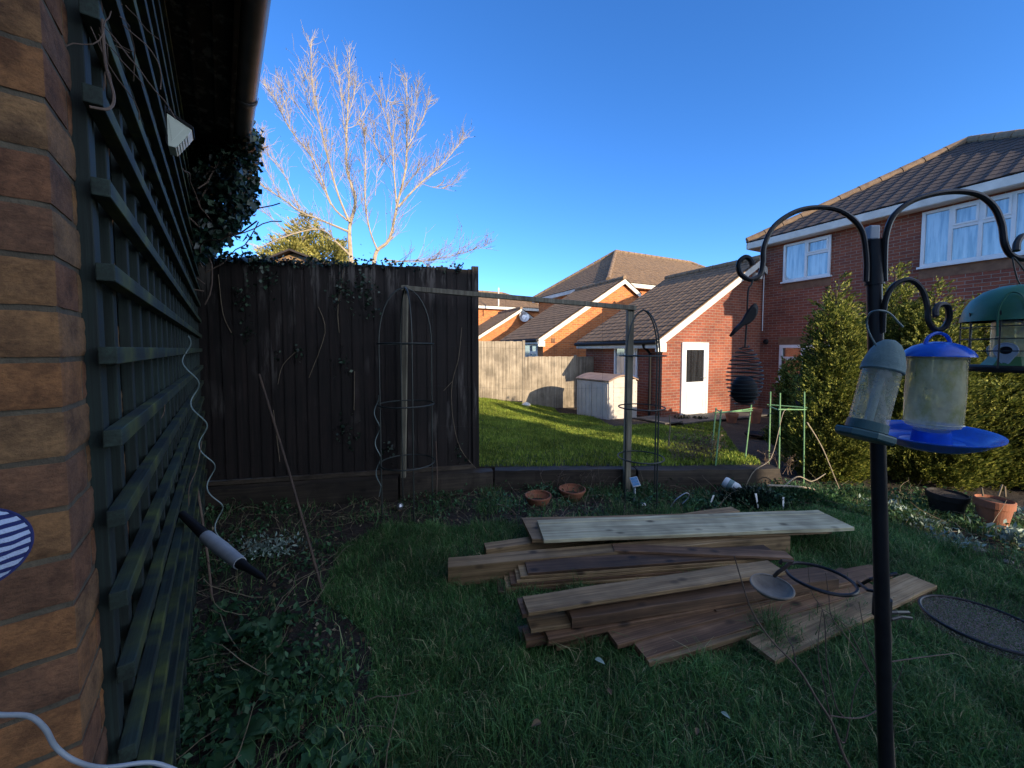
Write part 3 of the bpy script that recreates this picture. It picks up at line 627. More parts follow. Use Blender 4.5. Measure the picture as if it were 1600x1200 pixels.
sf = MB(); sf.prism([U(0.3, UP-0.3, ZS), U(4.6, UP-0.3, ZS), U(4.6, UG, ZS), U(0.3, UG, ZS)], (0, 0, 0.02)); sf.prism([U(0.3, UG, ZS-0.02), U(4.6, UG, ZS-0.02), U(4.6, UG+0.022, ZS-0.02), U(0.3, UG+0.022, ZS-0.02)], (0, 0, 0.2))
for uu in (-0.08, 0.01): sf.prism([U(0.3, uu, ZS-0.008), U(4.6, uu, ZS-0.008), U(4.6, uu+0.012, ZS-0.008), U(0.3, uu+0.012, ZS-0.008)], (0, 0, 0.007))
make_obj('soffit', sf, M['fence_dark'], own)
ort = MB(); ort.prism([U(0.3, UG+0.08, ZS+0.17), U(0.3, -2.6, ZS+1.6), U(0.3, -2.6, ZS+0.2), U(0.3, UP-0.3, ZS+0.05), U(0.3, UG, ZS+0.05)], p3(wd_*4.3, 0)); make_obj('roof', ort, M['tile_dark'], own)
gt = MB(); rowsg = []
for s_ in np.linspace(0.3, 4.9, 12): rowsg.append([U(s_, UG+0.08+0.055*math.cos(a), ZS+0.10+0.055*math.sin(a)) for a in np.linspace(math.pi, 2*math.pi, 13)])
gt.quadstrip(rowsg)
for s_ in (1.6, 2.9, 4.2): gt.quadstrip([[U(s_+e_, UG+0.08+0.062*math.cos(a), ZS+0.10+0.062*math.sin(a)) for a in np.linspace(math.pi, 2*math.pi, 13)] for e_ in (0, 0.05)])
M['gutter_brown'] = plain('gutter_brown', (0.20, 0.185, 0.18), (0.12, 0.11, 0.11), 6, 0.35, bs=0.05)
go = make_obj('gutter', gt, M['gutter_brown'], own, smooth=True); so_ = go.modifiers.new('solid', 'SOLIDIFY'); so_.thickness = 0.004

# ---- trellis
tr = thing('trellis', 'dark green wooden trellis with algae covered slats on the house wall', 'trellis', U(1.0, -0.17, 0))
def lbar(name, mb_pts, mat, parent, axis):
    """bar whose own X (or Z) runs along its length, so the grain follows it"""
def bar(name, s0, s1, u0, u1, z0, z1, mat, tilt=0.0, parent=tr):
    mb = MB(); j = random.uniform(-0.0015, 0.0015)
    mb.prism([U(s0, u0+j, z0), U(s1, u0+j, z0+tilt), U(s1, u1+j, z0+tilt), U(s0, u1+j, z0)], (0, 0, z1-z0))
    B = Matrix.Translation(U((s0+s1)/2, (u0+u1)/2, (z0+z1)/2)) @ Matrix.Rotation(math.atan2(wd_.y, wd_.x), 4, 'Z')
    V_ = np.array(mb.v); Bi = np.array(B.inverted()); V_ = V_ @ Bi[:3, :3].T + Bi[:3, 3]
    me = bpy.data.meshes.new(name); me.from_pydata([tuple(p) for p in V_], [], mb.f); me.materials.append(mat)
    o = bpy.data.objects.new(name, me); C.objects.link(o); o.parent = parent; o.matrix_local = parent.matrix_world.inverted() @ B
    bv = o.modifiers.new('bevel', 'BEVEL'); bv.width = 0.0018; bv.segments = 2; return o
bar('frame_post', 0.985, 1.012, -0.203, -0.172, 0.02, 3.08, M['trellis_up'])
bar('frame_post', 1.012, 1.05, -0.196, -0.176, 0.02, 3.08, M['trellis_up'])
s_ = 1.125
while s_ < 4.7:
    bar('upright', s_-0.014, s_+0.014, -0.192, -0.172, 0.04, 3.08, M['trellis_up']); s_ += 0.155
for k in range(-8, 11):
    zc = CAMZ+0.285-0.1475*k
    if zc < 0.06: break
    e_ = random.uniform(-0.012, 0.012); bar('slat', 0.955+e_, 4.66, -0.1715, -0.147, zc-0.0155, zc+0.0155, M['trellis'], random.uniform(-0.012, 0.012))
# ================================================================== FENCES, SLEEPERS
M['fence_bleach'] = wood('fence_bleach', ((0.05, 0.045, 0.05), (0.11, 0.10, 0.105), (0.2, 0.185, 0.18)), grain=(30, 30, 1.2), knots=False, vary=0.05)
def board_panel(mb, A, d, t0, t1, z0, z1, bw=0.105, topvar=0.012, o=0.0, topf=None):
    t = t0; k = 0
    while t < t1-0.01:
        w_ = min(bw*random.uniform(0.93, 1.05), t1-t); j = random.uniform(-0.002, 0.002); zt = (topf(t) if topf else z1)+random.uniform(-topvar, topvar)
        n = Vector((d.y, -d.x)); a = A+d*t; b = A+d*(t+w_+0.012)
        # feather edge: thick on one side, tucked under the next on the other
        mb.prism([p3(a+n*(o+0.002), z0), p3(a+n*(o+0.016+j), z0), p3(b+n*(o+0.007), z0), p3(b+n*(o+0.001), z0)][::-1], (0, 0, zt-z0))
        t += w_; k += 1
dk = thing('fence_panel', 'tall dark stained closeboard fence with ivy scraps and bleached streaks, behind the black obelisk', 'fence', (-1.9, 3.98, 0.25))
FA = FB - fd*4.3
dkm = M['fence_dark']; nt = dkm.node_tree; b_ = nt.nodes['Principled BSDF']
# bleached streaks that run down from the top of the boards, a stain with its own shape
src = b_.inputs['Base Color'].links[0].from_socket
st = noise(nt, coords(nt, 'Object', (11, 11, 1.1)), 1.0, 5, 0.7); rs = ramp(nt, [(0.52, (0, 0, 0)), (0.60, (1, 1, 1))]); nt.links.new(st, rs.inputs[0])
big = noise(nt, coords(nt, 'Object', (1.2, 1.2, 0.8)), 1.3, 2); rb2 = ramp(nt, [(0.56, (0, 0, 0)), (0.66, (1, 1, 1))]); nt.links.new(big, rb2.inputs[0])
tc = nt.nodes.new('ShaderNodeTexCoord'); sp = nt.nodes.new('ShaderNodeSeparateXYZ'); nt.links.new(tc.outputs['Object'], sp.inputs[0])
mrz = nt.nodes.new('ShaderNodeMapRange'); mrz.inputs['From Min'].default_value = 1.75; mrz.inputs['From Max'].default_value = 2.3; nt.links.new(sp.outputs[2], mrz.inputs[0])
ms_ = nt.nodes.new('ShaderNodeMath'); ms_.operation = 'MAXIMUM'; nt.links.new(mrz.outputs[0], ms_.inputs[0])
mm0 = nt.nodes.new('ShaderNodeMath'); mm0.operation = 'MULTIPLY'; mm0.inputs[1].default_value = 0.55; nt.links.new(rb2.outputs[0], mm0.inputs[0]); nt.links.new(mm0.outputs[0], ms_.inputs[1])
mm = nt.nodes.new('ShaderNodeMath'); mm.operation = 'MULTIPLY'; nt.links.new(rs.outputs[0], mm.inputs[0]); nt.links.new(ms_.outputs[0], mm.inputs[1])
nt.links.new(mix(nt, src, (0.13, 0.115, 0.105), mm.outputs[0]), b_.inputs['Base Color'])
ftop = lambda t: 2.565 + 0.012*math.sin(t*2.1) - 0.008*t
bp = MB(); board_panel(bp, FA, fd, 0.0, 4.22, 0.28, 2.55, 0.115, 0.012, 0.0, ftop); make_obj('board_panel', bp, dkm, dk)
ed = MB(); ed.span(FA, (fd.x, fd.y), 4.222, 4.30, 0.25, 2.575, -0.03, 0.03); make_obj('fence_post', ed, dkm, dk, bevel=0.004)
gb = MB(); gb.span(FA, (fd.x, fd.y), 0.0, 4.24, 0.235, 0.277, -0.02, 0.035); make_obj('gravel_board', gb, M['sleeper'], dk)
rl = MB()
for zz in (0.5, 1.4, 2.3): rl.span(FA, (fd.x, fd.y), 0, 4.2, zz, zz+0.07, -0.06, -0.002)
make_obj('rail', rl, dkm, dk)
def sleeper(P, Q, z0, h, w_, label, lab=''):
    P = Vector(P); Q = Vector(Q); L = (Q-P).length; d = (Q-P).normalized(); B = Matrix.Translation((P.x, P.y, z0)) @ Matrix.Rotation(math.atan2(d.y, d.x), 4, 'Z')
    mb = MB(); n = 14; rows = []
    for i in range(n+1):
        x = L*i/n; j = lambda: random.uniform(-0.006, 0.006)
        rows.append([B @ Vector((x, j(), 0)), B @ Vector((x, -w_+j(), 0)), B @ Vector((x, -w_+j(), h+j())), B @ Vector((x, j(), h+j())), B @ Vector((x, 0, 0))])
    mb.quadstrip(rows); mb.add([rows[0][k] for k in range(4)], [(0, 1, 2, 3)]); mb.add([rows[-1][k] for k in range(4)], [(3, 2, 1, 0)])
    o = make_obj('timber_sleeper', mb, M['sleeper'], basis=B); return tag(o, label, 'sleeper', 'sleepers edging the raised bed')
e0 = FB - fd*3.2; e0 = Vector((e0.x+0.02, e0.y-0.04))
sleeper(e0, FB-fd*0.9+Vector((0.01, -0.05)), -0.03, 0.262, 0.13, 'old brown sleeper below the left half of the dark fence')
sleeper(FB-fd*0.88+Vector((0.01, -0.05)), FB+fd*0.15+Vector((0, -0.05)), -0.03, 0.268, 0.14, 'old brown sleeper under the right end of the dark fence')
sleeper((-0.2, 4.27), (1.42, 4.31), -0.02, 0.27, 0.13, 'dark sleeper behind the two terracotta pots')
sleeper((1.44, 4.31), (3.1, 4.36), -0.03, 0.275, 0.15, 'dark mossy sleeper right of the arch post by the bottle')
# ---- pale fence at the back of the next lawn
pf = thing('fence_panel', 'sunlit pale closeboard fence across the back of the neighbouring lawn', 'fence', (FL0.x, FL0.y, 0))
flL = (FL1-FL0).length; tj = hit(818, 560, FL0, (fl.x, fl.y))[0]; zt1 = hit(770, 533, FL0, (fl.x, fl.y))[1]; zt2 = hit(880, 557, FL0, (fl.x, fl.y))[1]
for (a, b, z0, z1) in ((0.0, tj-1.86, 0.02, zt1), (tj-1.78, tj-0.04, 0.02, zt1), (tj+0.05, flL-0.72, -0.3, zt2), (flL-0.64, flL, -0.3, zt2-0.01)):
    m_ = MB(); board_panel(m_, FL0, fl, a, b, z0, z1, 0.11, 0.008); make_obj('board_panel', m_, M['fence_pale'], pf)
for tt, zz in ((tj-1.82, zt1), (tj, zt1+0.02), (flL-0.68, zt2+0.03)):
    m_ = MB(); m_.span(FL0, (fl.x, fl.y), tt-0.04, tt+0.04, -0.3, zz+0.01, -0.04, 0.03); make_obj('fence_post', m_, M['fence_pale'], pf)
m_ = MB(); m_.span(FL0, (fl.x, fl.y), tj+0.05, flL, -0.35, -0.28, -0.02, 0.03); make_obj('gravel_board', m_, M['sleeper'], pf)
# paving in front of the garage
M['paving'] = plain('paving', (0.13, 0.12, 0.11), (0.07, 0.065, 0.06), 5, 0.9, bs=0.4)
pv = MB()
for i_ in range(9):
    for j_ in range(2):
        a = GO + g2*(-0.9+i_*0.6) + f2*(0.04+j_*0.45); zz = float(gz(a.x, a.y))+0.035
        pv.prism([p3(a, zz), p3(a+g2*0.585, zz), p3(a+g2*0.585+f2*0.435, zz), p3(a+f2*0.435, zz)][::-1], (0, 0, 0.03))
struct(make_obj('patio', pv, M['paving']))

# ================================================================== STORAGE SHED
Pa = D(902, 600, 10.05); Pb = D(951, 600, 9.05); ea = Vector((Pb.x-Pa.x, Pb.y-Pa.y)); La = ea.length; ea.normalize(); eb = Vector((-ea.y, ea.x)); eb = eb if eb.x > 0 else -eb
Pc = D(1001, 600, 9.45); Lb = max(0.62, (Vector((Pc.x, Pc.y))-Vector((Pb.x, Pb.y))).dot(eb))
zs0 = D(951, 660, 9.05).z; zs1 = D(951, 598, 9.05).z
print('shed', La, Lb, zs0, zs1)
sh = thing('storage_shed', 'low pale plastic storage shed with brown curved lid beside the garage', 'shed', (Pb.x, Pb.y, zs0))
M['shed_plastic'] = plain('shed_plastic', (0.56, 0.52, 0.48), (0.44, 0.41, 0.38), 4, 0.5, bs=0.05)
M['shed_lid'] = plain('shed_lid', (0.34, 0.23, 0.16), (0.22, 0.15, 0.11), 7, 0.55, bs=0.15)
A_ = Vector((Pa.x, Pa.y)); Bc = Vector((Pb.x, Pb.y)); bd = MB()
def arc(q): return 0.13*math.sin(math.pi*q)
prof = [(q/10, arc(q/10)) for q in range(11)]
bd.prism([p3(A_, zs0), p3(Bc, zs0), p3(Bc+eb*Lb, zs0), p3(A_+eb*Lb, zs0)][::-1], (0, 0, zs1-zs0))
for P in (Bc,): bd.prism([p3(P+eb*(Lb*q), zs1+h) for q, h in prof], p3(-ea*0.03, 0))
bd.prism([p3(A_+eb*(Lb*q), zs1+h) for q, h in prof], p3(ea*0.03, 0))
n = 9
for k in range(n):     # moulded boards on the end
    z = zs0+0.05+(zs1-zs0+0.02)*k/n; bd.span(Bc, (eb.x, eb.y), 0.05+0.12, Lb-0.04, z, z+(zs1-zs0)/n-0.014, 0.0, 0.012)
bd.span(Bc, (eb.x, eb.y), 0.0, 0.06, zs0, zs1, 0.0, 0.016); bd.span(Bc, (eb.x, eb.y), Lb-0.04, Lb, zs0, zs1, 0.0, 0.016)
make_obj('body', bd, M['shed_plastic'], sh)
for a, b in ((0.02, La/2-0.01), (La/2+0.01, La-0.02)):
    dr_ = MB(); dr_.span(A_, (ea.x, ea.y), a, b, zs0+0.03, zs1-0.04, 0.0, 0.02)
    for q in range(3):
        x0 = a+0.05+(b-a-0.1)*q/3; dr_.span(A_, (ea.x, ea.y), x0+0.015, x0+(b-a-0.1)/3-0.015, zs0+0.09, zs1-0.1, 0.02, 0.03)
    make_obj('door', dr_, M['shed_plastic'], sh)
ld = MB(); rows = []
for q, h in prof: rows.append([p3(A_-ea*0.04+eb*(Lb*q*1.06-0.03), zs1+h+0.02), p3(Bc+ea*0.04+eb*(Lb*q*1.06-0.03), zs1+h+0.02)])
rows2 = [[p+Vector((0, 0, 0.03)) for p in r] for r in rows]; ld.quadstrip(rows); ld.quadstrip(rows2)
for e_ in (0, 1): ld.quadstrip([[r[e_], r2[e_]] for r, r2 in zip(rows, rows2)])
for r, r2 in ((rows[0], rows2[0]), (rows[-1], rows2[-1])): ld.quadstrip([r, r2])
make_obj('lid', ld, M['shed_lid'], sh)

# ================================================================== ARCH, OBELISKS, FRAMES
ar = thing('garden_arch', 'square timber arch frame with hanging net in front of the dark fence edge', 'arch', (0.1, 4.15, 0))
def sqpost(name, A, B, w_, mat, parent):
    mb = MB(); A = Vector(A); B = Vector(B); d = (B-A).normalized(); u = Vector((0, 1, 0)).cross(d).normalized() if abs(d.z) < 0.9 else Vector((1, 0, 0)); v = d.cross(u).normalized(); u = v.cross(d)
    mb.prism([A-u*w_/2-v*w_/2, A+u*w_/2-v*w_/2, A+u*w_/2+v*w_/2, A-u*w_/2+v*w_/2], B-A); return make_obj(name, mb, mat, parent, bevel=0.003)
L1 = D(634, 446, 3.98); L0 = Vector((D(630, 760, 3.98).x, 3.97, -0.05)); R1_ = D(978, 474, 4.32); R0_ = Vector((R1_.x-0.02, 4.14, -0.05)); R1_ = Vector((R1_.x, 4.16, D(978, 480, 4.16).z+0.02))
sqpost('post', L0, L1, 0.05, M['post'], ar); sqpost('post', R0_, R1_, 0.072, M['post'], ar)
sqpost('beam', (L1.x-0.03, L1.y-0.05, L1.z-0.035), (R1_.x+0.05, R1_.y-0.035, R1_.z-0.035), 0.05, M['post'], ar)
nb_ = MB()
for k in range(9):
    x = L1.x+0.25+k*0.27; q = (x-L1.x)/(R1_.x-L1.x); zt_ = L1.z+(R1_.z-L1.z)*q-0.05
    nb_.tube([(x, 4.13, zt_), (x+0.01, 4.12, 1.2), (x+0.015, 4.13, 0.3)], 0.0011, 4)
for z in (0.75, 1.2, 1.65): nb_.tube([(L1.x+0.2, 4.13, z+0.02), (0.2, 4.12, z-0.02), (R1_.x, 4.13, z)], 0.0009, 4)
tag(make_obj('netting', nb_, M['dark_wire'], loc=(0.1, 4.13, 1.5)), 'thin dark garden net hung from the arch beam', 'net')
def obelisk(cx, Yc, xl, ytop, ybase, rings, label, wpx):
    c = D(cx, 600, Yc); r = wpx/2*Yc/F/1.03; t = thing('obelisk', label, 'plant support', (c.x, Yc, 0), group='black wire obelisks')
    zt_ = D(cx, ytop, Yc).z; zr = [D(cx, y, Yc).z for y in rings]; k0 = zr[0]
    for k in range(4):
        a = R(28)+k*math.pi/2; pts = []
        dx, dy = math.cos(a), math.sin(a)
        pts.append((c.x+dx*r*0.98, Yc+dy*r*0.98, -0.05)); pts.append((c.x+dx*r, Yc+dy*r, k0-0.02))
        hh = zt_-k0
        for q in range(0, 9):
            b = q/8*math.pi/2; pts.append((c.x+dx*r*math.cos(b)**0.75, Yc+dy*r*math.cos(b)**0.75, k0+hh*(0.35*q/8+0.65*math.sin(b))))
        m_ = MB(); m_.tube(pts, 0.0075, 6); make_obj('leg', m_, M['dark_wire'], t, smooth=True)
    for z in zr:
        m_ = MB(); m_.ring((c.x, Yc, z), r+0.012, 0.0072, seg=32); make_obj('ring', m_, M['dark_wire'], t, smooth=True)
    return t
obelisk(635, 3.62, 0, 449, 800, (537, 631, 722), 'black wire obelisk in front of the dark fence around the left arch post', 83)
obelisk(1003, 3.85, 0, 484, 795, (556, 636, 714), 'black wire obelisk in front of the right arch post', 68)
def stick_frame(legs, hz, label, Yc):
    c = D(legs[0][0], 700, Yc); t = thing('stick_support', label, 'plant support', (c.x, Yc, 0), group='green wire plant frames'); tops = []
    for (x0, y0, x1, y1, dy) in legs:
        A = D(x0, y0, Yc+dy); B = D(x1, y1, Yc+dy); B.z -= 0.1; m_ = MB(); m_.tube([A, B], 0.0085, 6); make_obj('leg', m_, M['green_wire'], t); tops.append((A, B))
    for (i, j, q) in hz:
        A = tops[i][0].lerp(tops[i][1], q); B = tops[j][0].lerp(tops[j][1], q+0.01); d = (B-A).normalized()*0.03
        m_ = MB(); m_.tube([A-d, B+d], 0.007, 6); make_obj('crossbar', m_, M['green_wire'], t)
stick_frame([(1119, 637, 1110, 712, 0), (1127, 640, 1117, 728, -0.25), (1174, 632, 1162, 730, 0.05)], [(0, 1, 0.03), (1, 2, 0.05), (0, 2, 0.08)], 'small pale green stick frame hung below the spiral feeder, by the garage door', 4.6)
stick_frame([(1204, 612, 1201, 745, 0.2), (1219, 614, 1217, 760, -0.15), (1257, 612, 1256, 762, 0)], [(0, 1, 0.16), (1, 2, 0.16), (0, 2, 0.14)], 'taller pale green stick frame beside the left cedar', 4.4)

# ================================================================== TREES
def limb_pts(px, Y, dy=0.0): return [D(370+x/3, 40+y/3, Y+dy*i/len(px)) for i, (x, y) in enumerate(px)]
def smoothpath(pts, sub=4):
    out = []
    for i in range(len(pts)-1):
        p0 = pts[max(i-1, 0)]; p1 = pts[i]; p2 = pts[i+1]; p3_ = pts[min(i+2, len(pts)-1)]
        for k in range(sub):
            t = k/sub; out.append(0.5*((2*p1)+(-p0+p2)*t+(2*p0-5*p1+4*p2-p3_)*t*t+(-p0+3*p1-3*p2+p3_)*t*t*t))
    out.append(pts[-1]); return out
def bare_tree(label, limbs, Y, r0, seed):
    random.seed(seed); base = limb_pts(limbs[0][0][:1], Y)[0]
    t = thing('bare_tree', label, 'tree', (base.x, base.y, -0.2), group='bare pale trees behind the dark fence')
    trunk = MB(); tw = MB(); lv = []
    base = limb_pts(limbs[0][0][:1], Y)[0]; trunk.tube([Vector((base.x+0.05, base.y, -0.3)), Vector((base.x+0.02, base.y, 1.0)), base], [r0*1.5, r0*1.15, r0], 9)
    for px, ra, rb_, dy in limbs:
        pts = smoothpath([p+Vector((random.uniform(-.02, .02), 0, random.uniform(-.02, .02))) for p in limb_pts(px, Y, dy)], 4)
        n = len(pts); rs = [ra*0.66+(rb_*0.8-ra*0.66)*(i/(n-1))**0.8 for i in range(n)]; trunk.tube(pts, rs, 7)
        L = sum((pts[i+1]-pts[i]).length for i in range(n-1)); m = int(L*(22 if ra > 0.02 else 18))
        for k in range(m):
            q = 0.22+0.78*(k+random.random())/m; i = min(n-2, int(q*(n-1))); p = pts[i].lerp(pts[i+1], random.random()); d0 = (pts[i+1]-pts[i]).normalized()
            dd_ = (d0*0.9+Vector((random.uniform(-1, 1), random.uniform(-1, 1), random.uniform(-0.3, 0.9)))*0.75).normalized()
            l = random.uniform(0.22, 0.9)*(1.15-0.5*q)*(1 if q < 0.8 else 0.5)*(L/2.5)**0.3; path = wander(p, dd_, l, 6, 0.16, -0.07); tw.tube(path, [0.0050*(1-0.6*z/6) for z in range(7)], 4, caps=False)
            for q2 in range(random.randint(1, 4)):
                pp = path[random.randint(2, 6)]; l2 = random.uniform(0.08, 0.3); d3 = (path[3]-path[2]).normalized()+Vector((random.uniform(-1, 1), random.uniform(-1, 1), random.uniform(-.3, 1)))*0.8
                w2 = wander(pp, d3, l2, 3, 0.2, -0.05); tw.tube(w2, [0.0034, 0.003, 0.0025, 0.002], 3, caps=False); lv += [w2[-1], w2[2]]
            lv += [path[-1], path[4]]
    make_obj('trunk', trunk, M['bark_pale'], t, smooth=True); make_obj('twigs', tw, M['bark_pale'], t, smooth=True)
    P = np.array([p for p in lv if random.random() < 0.25]); n = len(P); V_, F_ = leaves(P, np.tile([0, 0, -0.3], (n, 1)), rng.uniform(0.02, 0.045, n), 0.45, 0.9); make_obj('dead_leaves', (V_, F_), M['autumn'], t)
bare_tree('left bare pale tree with the tallest upright limbs above the dark fence', [
    ([(540, 1125), (530, 1000), (530, 930), (560, 820), (520, 680), (510, 560), (515, 440), (524, 290), (528, 140)], 0.085, 0.008, 0.3),
    ([(530, 925), (480, 800), (430, 620), (380, 430), (352, 250), (345, 70)], 0.045, 0.007, -0.5),
    ([(515, 915), (440, 840), (370, 640), (250, 480), (180, 350), (125, 275)], 0.04, 0.006, 0.6),
    ([(520, 965), (390, 905), (300, 870), (200, 800), (80, 730)], 0.045, 0.012, -0.4),
    ([(535, 1080), (470, 1010), (390, 955), (240, 980), (90, 1050)], 0.04, 0.008, -0.9),
    ([(505, 480), (560, 470), (600, 400), (610, 350)], 0.013, 0.005, 0.4),
    ([(385, 450), (340, 360), (300, 230)], 0.014, 0.004, 0.5), ([(500, 460), (485, 300), (462, 190)], 0.015, 0.004, -0.3), ([(250, 480), (235, 400), (200, 275)], 0.012, 0.004, -.2),
    ([(515, 440), (545, 330), (550, 260)], 0.012, 0.004, 0.2), ([(355, 480), (260, 350), (205, 285)], 0.014, 0.004, -.3), ([(300, 870), (220, 700), (150, 600), (110, 500)], 0.02, 0.005, 0.4),
    ([(200, 800), (130, 650), (100, 560)], 0.014, 0.004, 0.3), ([(440, 840), (400, 750), (360, 660), (340, 560)], 0.016, 0.004, 0.3), ([(240, 980), (160, 900), (90, 860), (30, 850)], 0.014, 0.004, 0.3)], 8.6, 0.09, 3)
bare_tree('right bare pale tree with a limb leaning far right above the dark fence', [
    ([(640, 1140), (660, 1060), (720, 1000), (750, 830), (790, 680), (800, 560), (795, 400), (795, 245)], 0.075, 0.007, 0.3),
    ([(660, 1050), (620, 960), (600, 800), (600, 600), (590, 470)], 0.035, 0.006, -0.6),
    ([(750, 830), (735, 650), (720, 520), (665, 330)], 0.032, 0.005, -0.4),
    ([(755, 850), (860, 740), (960, 650), (1070, 520)], 0.036, 0.007, 0.6),
    ([(800, 560), (850, 480), (910, 350)], 0.018, 0.005, 0.3), ([(790, 750), (890, 640)], 0.016, 0.006, -0.4), ([(810, 540), (835, 400), (845, 275)], 0.014, 0.004, -.3),
    ([(690, 1100), (850, 1110), (1000, 1080), (1170, 1030)], 0.022, 0.004, -0.5), ([(700, 1120), (850, 1100), (920, 1150), (1010, 1180)], 0.02, 0.006, -1.0),
    ([(650, 800), (660, 680), (690, 640)], 0.012, 0.004, 0.2), ([(725, 530), (700, 370), (720, 370), (760, 460)], 0.01, 0.004, 0.2), ([(860, 740), (960, 760), (1040, 720)], 0.012, 0.003, .4),
    ([(740, 700), (650, 560), (648, 450)], 0.012, 0.004, .3)], 8.3, 0.08, 9)
random.seed(21)
# conifer crown: many pointed plumes, each a spindle of feathery sprays
def conifer(name, label, c, zb, zt, rad, ncl, mat, cat='tree', group=None, leaf=(0.022, 0.05), per=24, squash=0.9, shape=0.62, spread=0.10, npl=40, pr=0.17):
    t = thing(name, label, cat, (c[0], c[1], 0), group=group); H = zt-zb; parts = []; k0 = max(12, int(ncl/npl))
    for j in range(npl):
        q1 = 1.0 if j == 0 else 0.12+0.80*((j+random.random())/npl); a = j*2.399+random.uniform(-.4, .4)
        env = rad*min(1, 0.45+q1*1.6)*max(0.0, 1-q1)**shape*random.uniform(0.72, 1.08)
        ln = H*random.uniform(0.20, 0.30)+0.12; top = np.array([c[0]+env*math.cos(a), c[1]+env*math.sin(a)*squash, zb+H*q1])
        bot = np.array([c[0]+env*0.62*math.cos(a), c[1]+env*0.62*math.sin(a)*squash, max(zb, zb+H*q1-ln*1.5)]); r0 = pr*random.uniform(0.75, 1.2)*(0.75+0.5*(1-q1))
        q = rng.uniform(0, 1, k0); an = rng.uniform(0, 2*math.pi, k0); rr_ = r0*np.sin(np.pi*np.clip(0.12+0.88*q, 0, 1))**0.7*rng.uniform(0.55, 1.05, k0)
        ax = bot+(top-bot)*q[:, None]; rad_ = np.stack([np.cos(an), np.sin(an), np.zeros(k0)], 1); P = ax+rad_*rr_[:, None]
        od = rad_*0.75+np.array([math.cos(a)*.3, math.sin(a)*.3, 0.8])
        base = np.repeat(P, per, 0); dd = np.repeat(od, per, 0); k = len(base); along = rng.uniform(0, 1, k)[:, None]
        side = np.repeat(vrand(k0), per, 0)*rng.normal(0, 1, k)[:, None]*spread*0.4*(1-along*0.6)
        parts.append(leaves(base+dd*along*spread+side, dd+side*5, rng.uniform(leaf[0], leaf[1], k), 0.4, 0.4))
    make_obj('crown', joinarr(parts), mat, t)
    tk = MB(); tk.tube([(c[0], c[1], -0.1), (c[0]+0.02, c[1], zb+H*0.5), (c[0], c[1], zt-0.15)], [rad*0.07+0.02, rad*0.05+0.01, 0.008], 8)
    make_obj('trunk', tk, M['bark'], t); return t
grp = 'cedars between the sleepers and the right hand house'
def cdr(px, Y, ytop, zb, rad, n, label, **k):
    p = D(px, ytop, Y); conifer('cedar_tree', label, (p.x, p.y), zb, p.z, rad, n, M['cedar'], 'tree', grp, **k)
cdr(1308, 4.6, 436, 0.0, 0.50, 3000, 'leftmost cedar, yellow green with a pointed top, below the upstairs window', npl=46)
cdr(1400, 4.9, 414, 0.0, 0.66, 3600, 'tallest cedar, standing behind the black feeder pole', npl=60)
cdr(1462, 4.5, 446, 0.0, 0.62, 3600, 'yellow green cedar behind the hanging blue feeder', npl=54)
cdr(1540, 4.5, 470, 0.0, 0.66, 3600, 'cedar behind the green caged feeder', npl=54)
p = D(1640, 530, 4.3); conifer('shaded_cedar', 'cedar with shade put into its dark foliage, cut off by the right edge below the green caged feeder', (p.x, p.y), 0.0, p.z, 0.6, 2600, M['cedar_shade'], 'shrub', npl=44)  # shaded right side of the cedars, painted by a darker leaf colour
cdr(1230, 5.6, 565, 0.1, 0.12, 500, 'thin young conifer between the stick frame and the ground floor window', shape=0.8, npl=9, pr=0.10)
bfp = thing('fence_panel', 'low dark fence in the shadow behind the cedars, below the house windows', 'fence', (7, 6, 0))
m_ = MB(); qd = Vector((1, -0.12)).normalized(); board_panel(m_, Vector((5.25, 6.45)), qd, 0, 5.2, -0.1, 1.35, 0.12, 0.01); make_obj('board_panel', m_, dkm, bfp)
for k_ in range(4): m_ = MB(); m_.span(Vector((5.25, 6.45)), (qd.x, qd.y), k_*1.7-0.04, k_*1.7+0.04, -0.1, 1.42, 0.0, 0.09); make_obj('fence_post', m_, dkm, bfp)
conifer('conifer', 'rounded yellow green conifer beyond the dark fence behind the left bare tree', (D(480, 352, 10.6).x, 10.6), 1.2, D(480, 348, 10.6).z+0.1, 1.9, 5200, M['conifer_far'], leaf=(0.05, 0.11), shape=0.5, spread=0.22, pr=0.5, npl=46)
# neighbour shed roof showing over the dark fence
ns = thing('garden_shed', 'dark felt shed roof peeping over the dark fence below the conifer', 'shed', (-3.6, 7.0, 0))
a = D(452, 391, 6.6); l_ = D(396, 413, 6.6); r_ = D(508, 414, 6.6); rf = MB(); up_ = Vector((0, 0, 1))
sl_ = (a.z-l_.z)/(a.x-l_.x); ln_ = 2.4
lx = Vector((a.x-1.0, a.y, a.z-1.0*sl_)); rx = Vector((a.x+1.0, a.y, a.z-1.0*sl_))
rf.prism([lx, a, rx, rx+up_*0.03, a+up_*0.035, lx+up_*0.03], (-0.3, ln_, 0)); make_obj('roof', rf, M['tile_dark'], ns)
wl_ = MB(); y_ = Vector((0, 0.12, 0)); wl_.prism([Vector((a.x-0.85, a.y+0.12, 0)), Vector((a.x+0.85, a.y+0.12, 0)), Vector((a.x+0.85, a.y+0.12, a.z-0.85*sl_-0.02)), Vector((a.x, a.y+0.12, a.z-0.02)), Vector((a.x-0.85, a.y+0.12, a.z-0.85*sl_-0.02))], (-0.25, ln_-0.2, 0)); make_obj('wall', wl_, M['timber_tan'], ns)

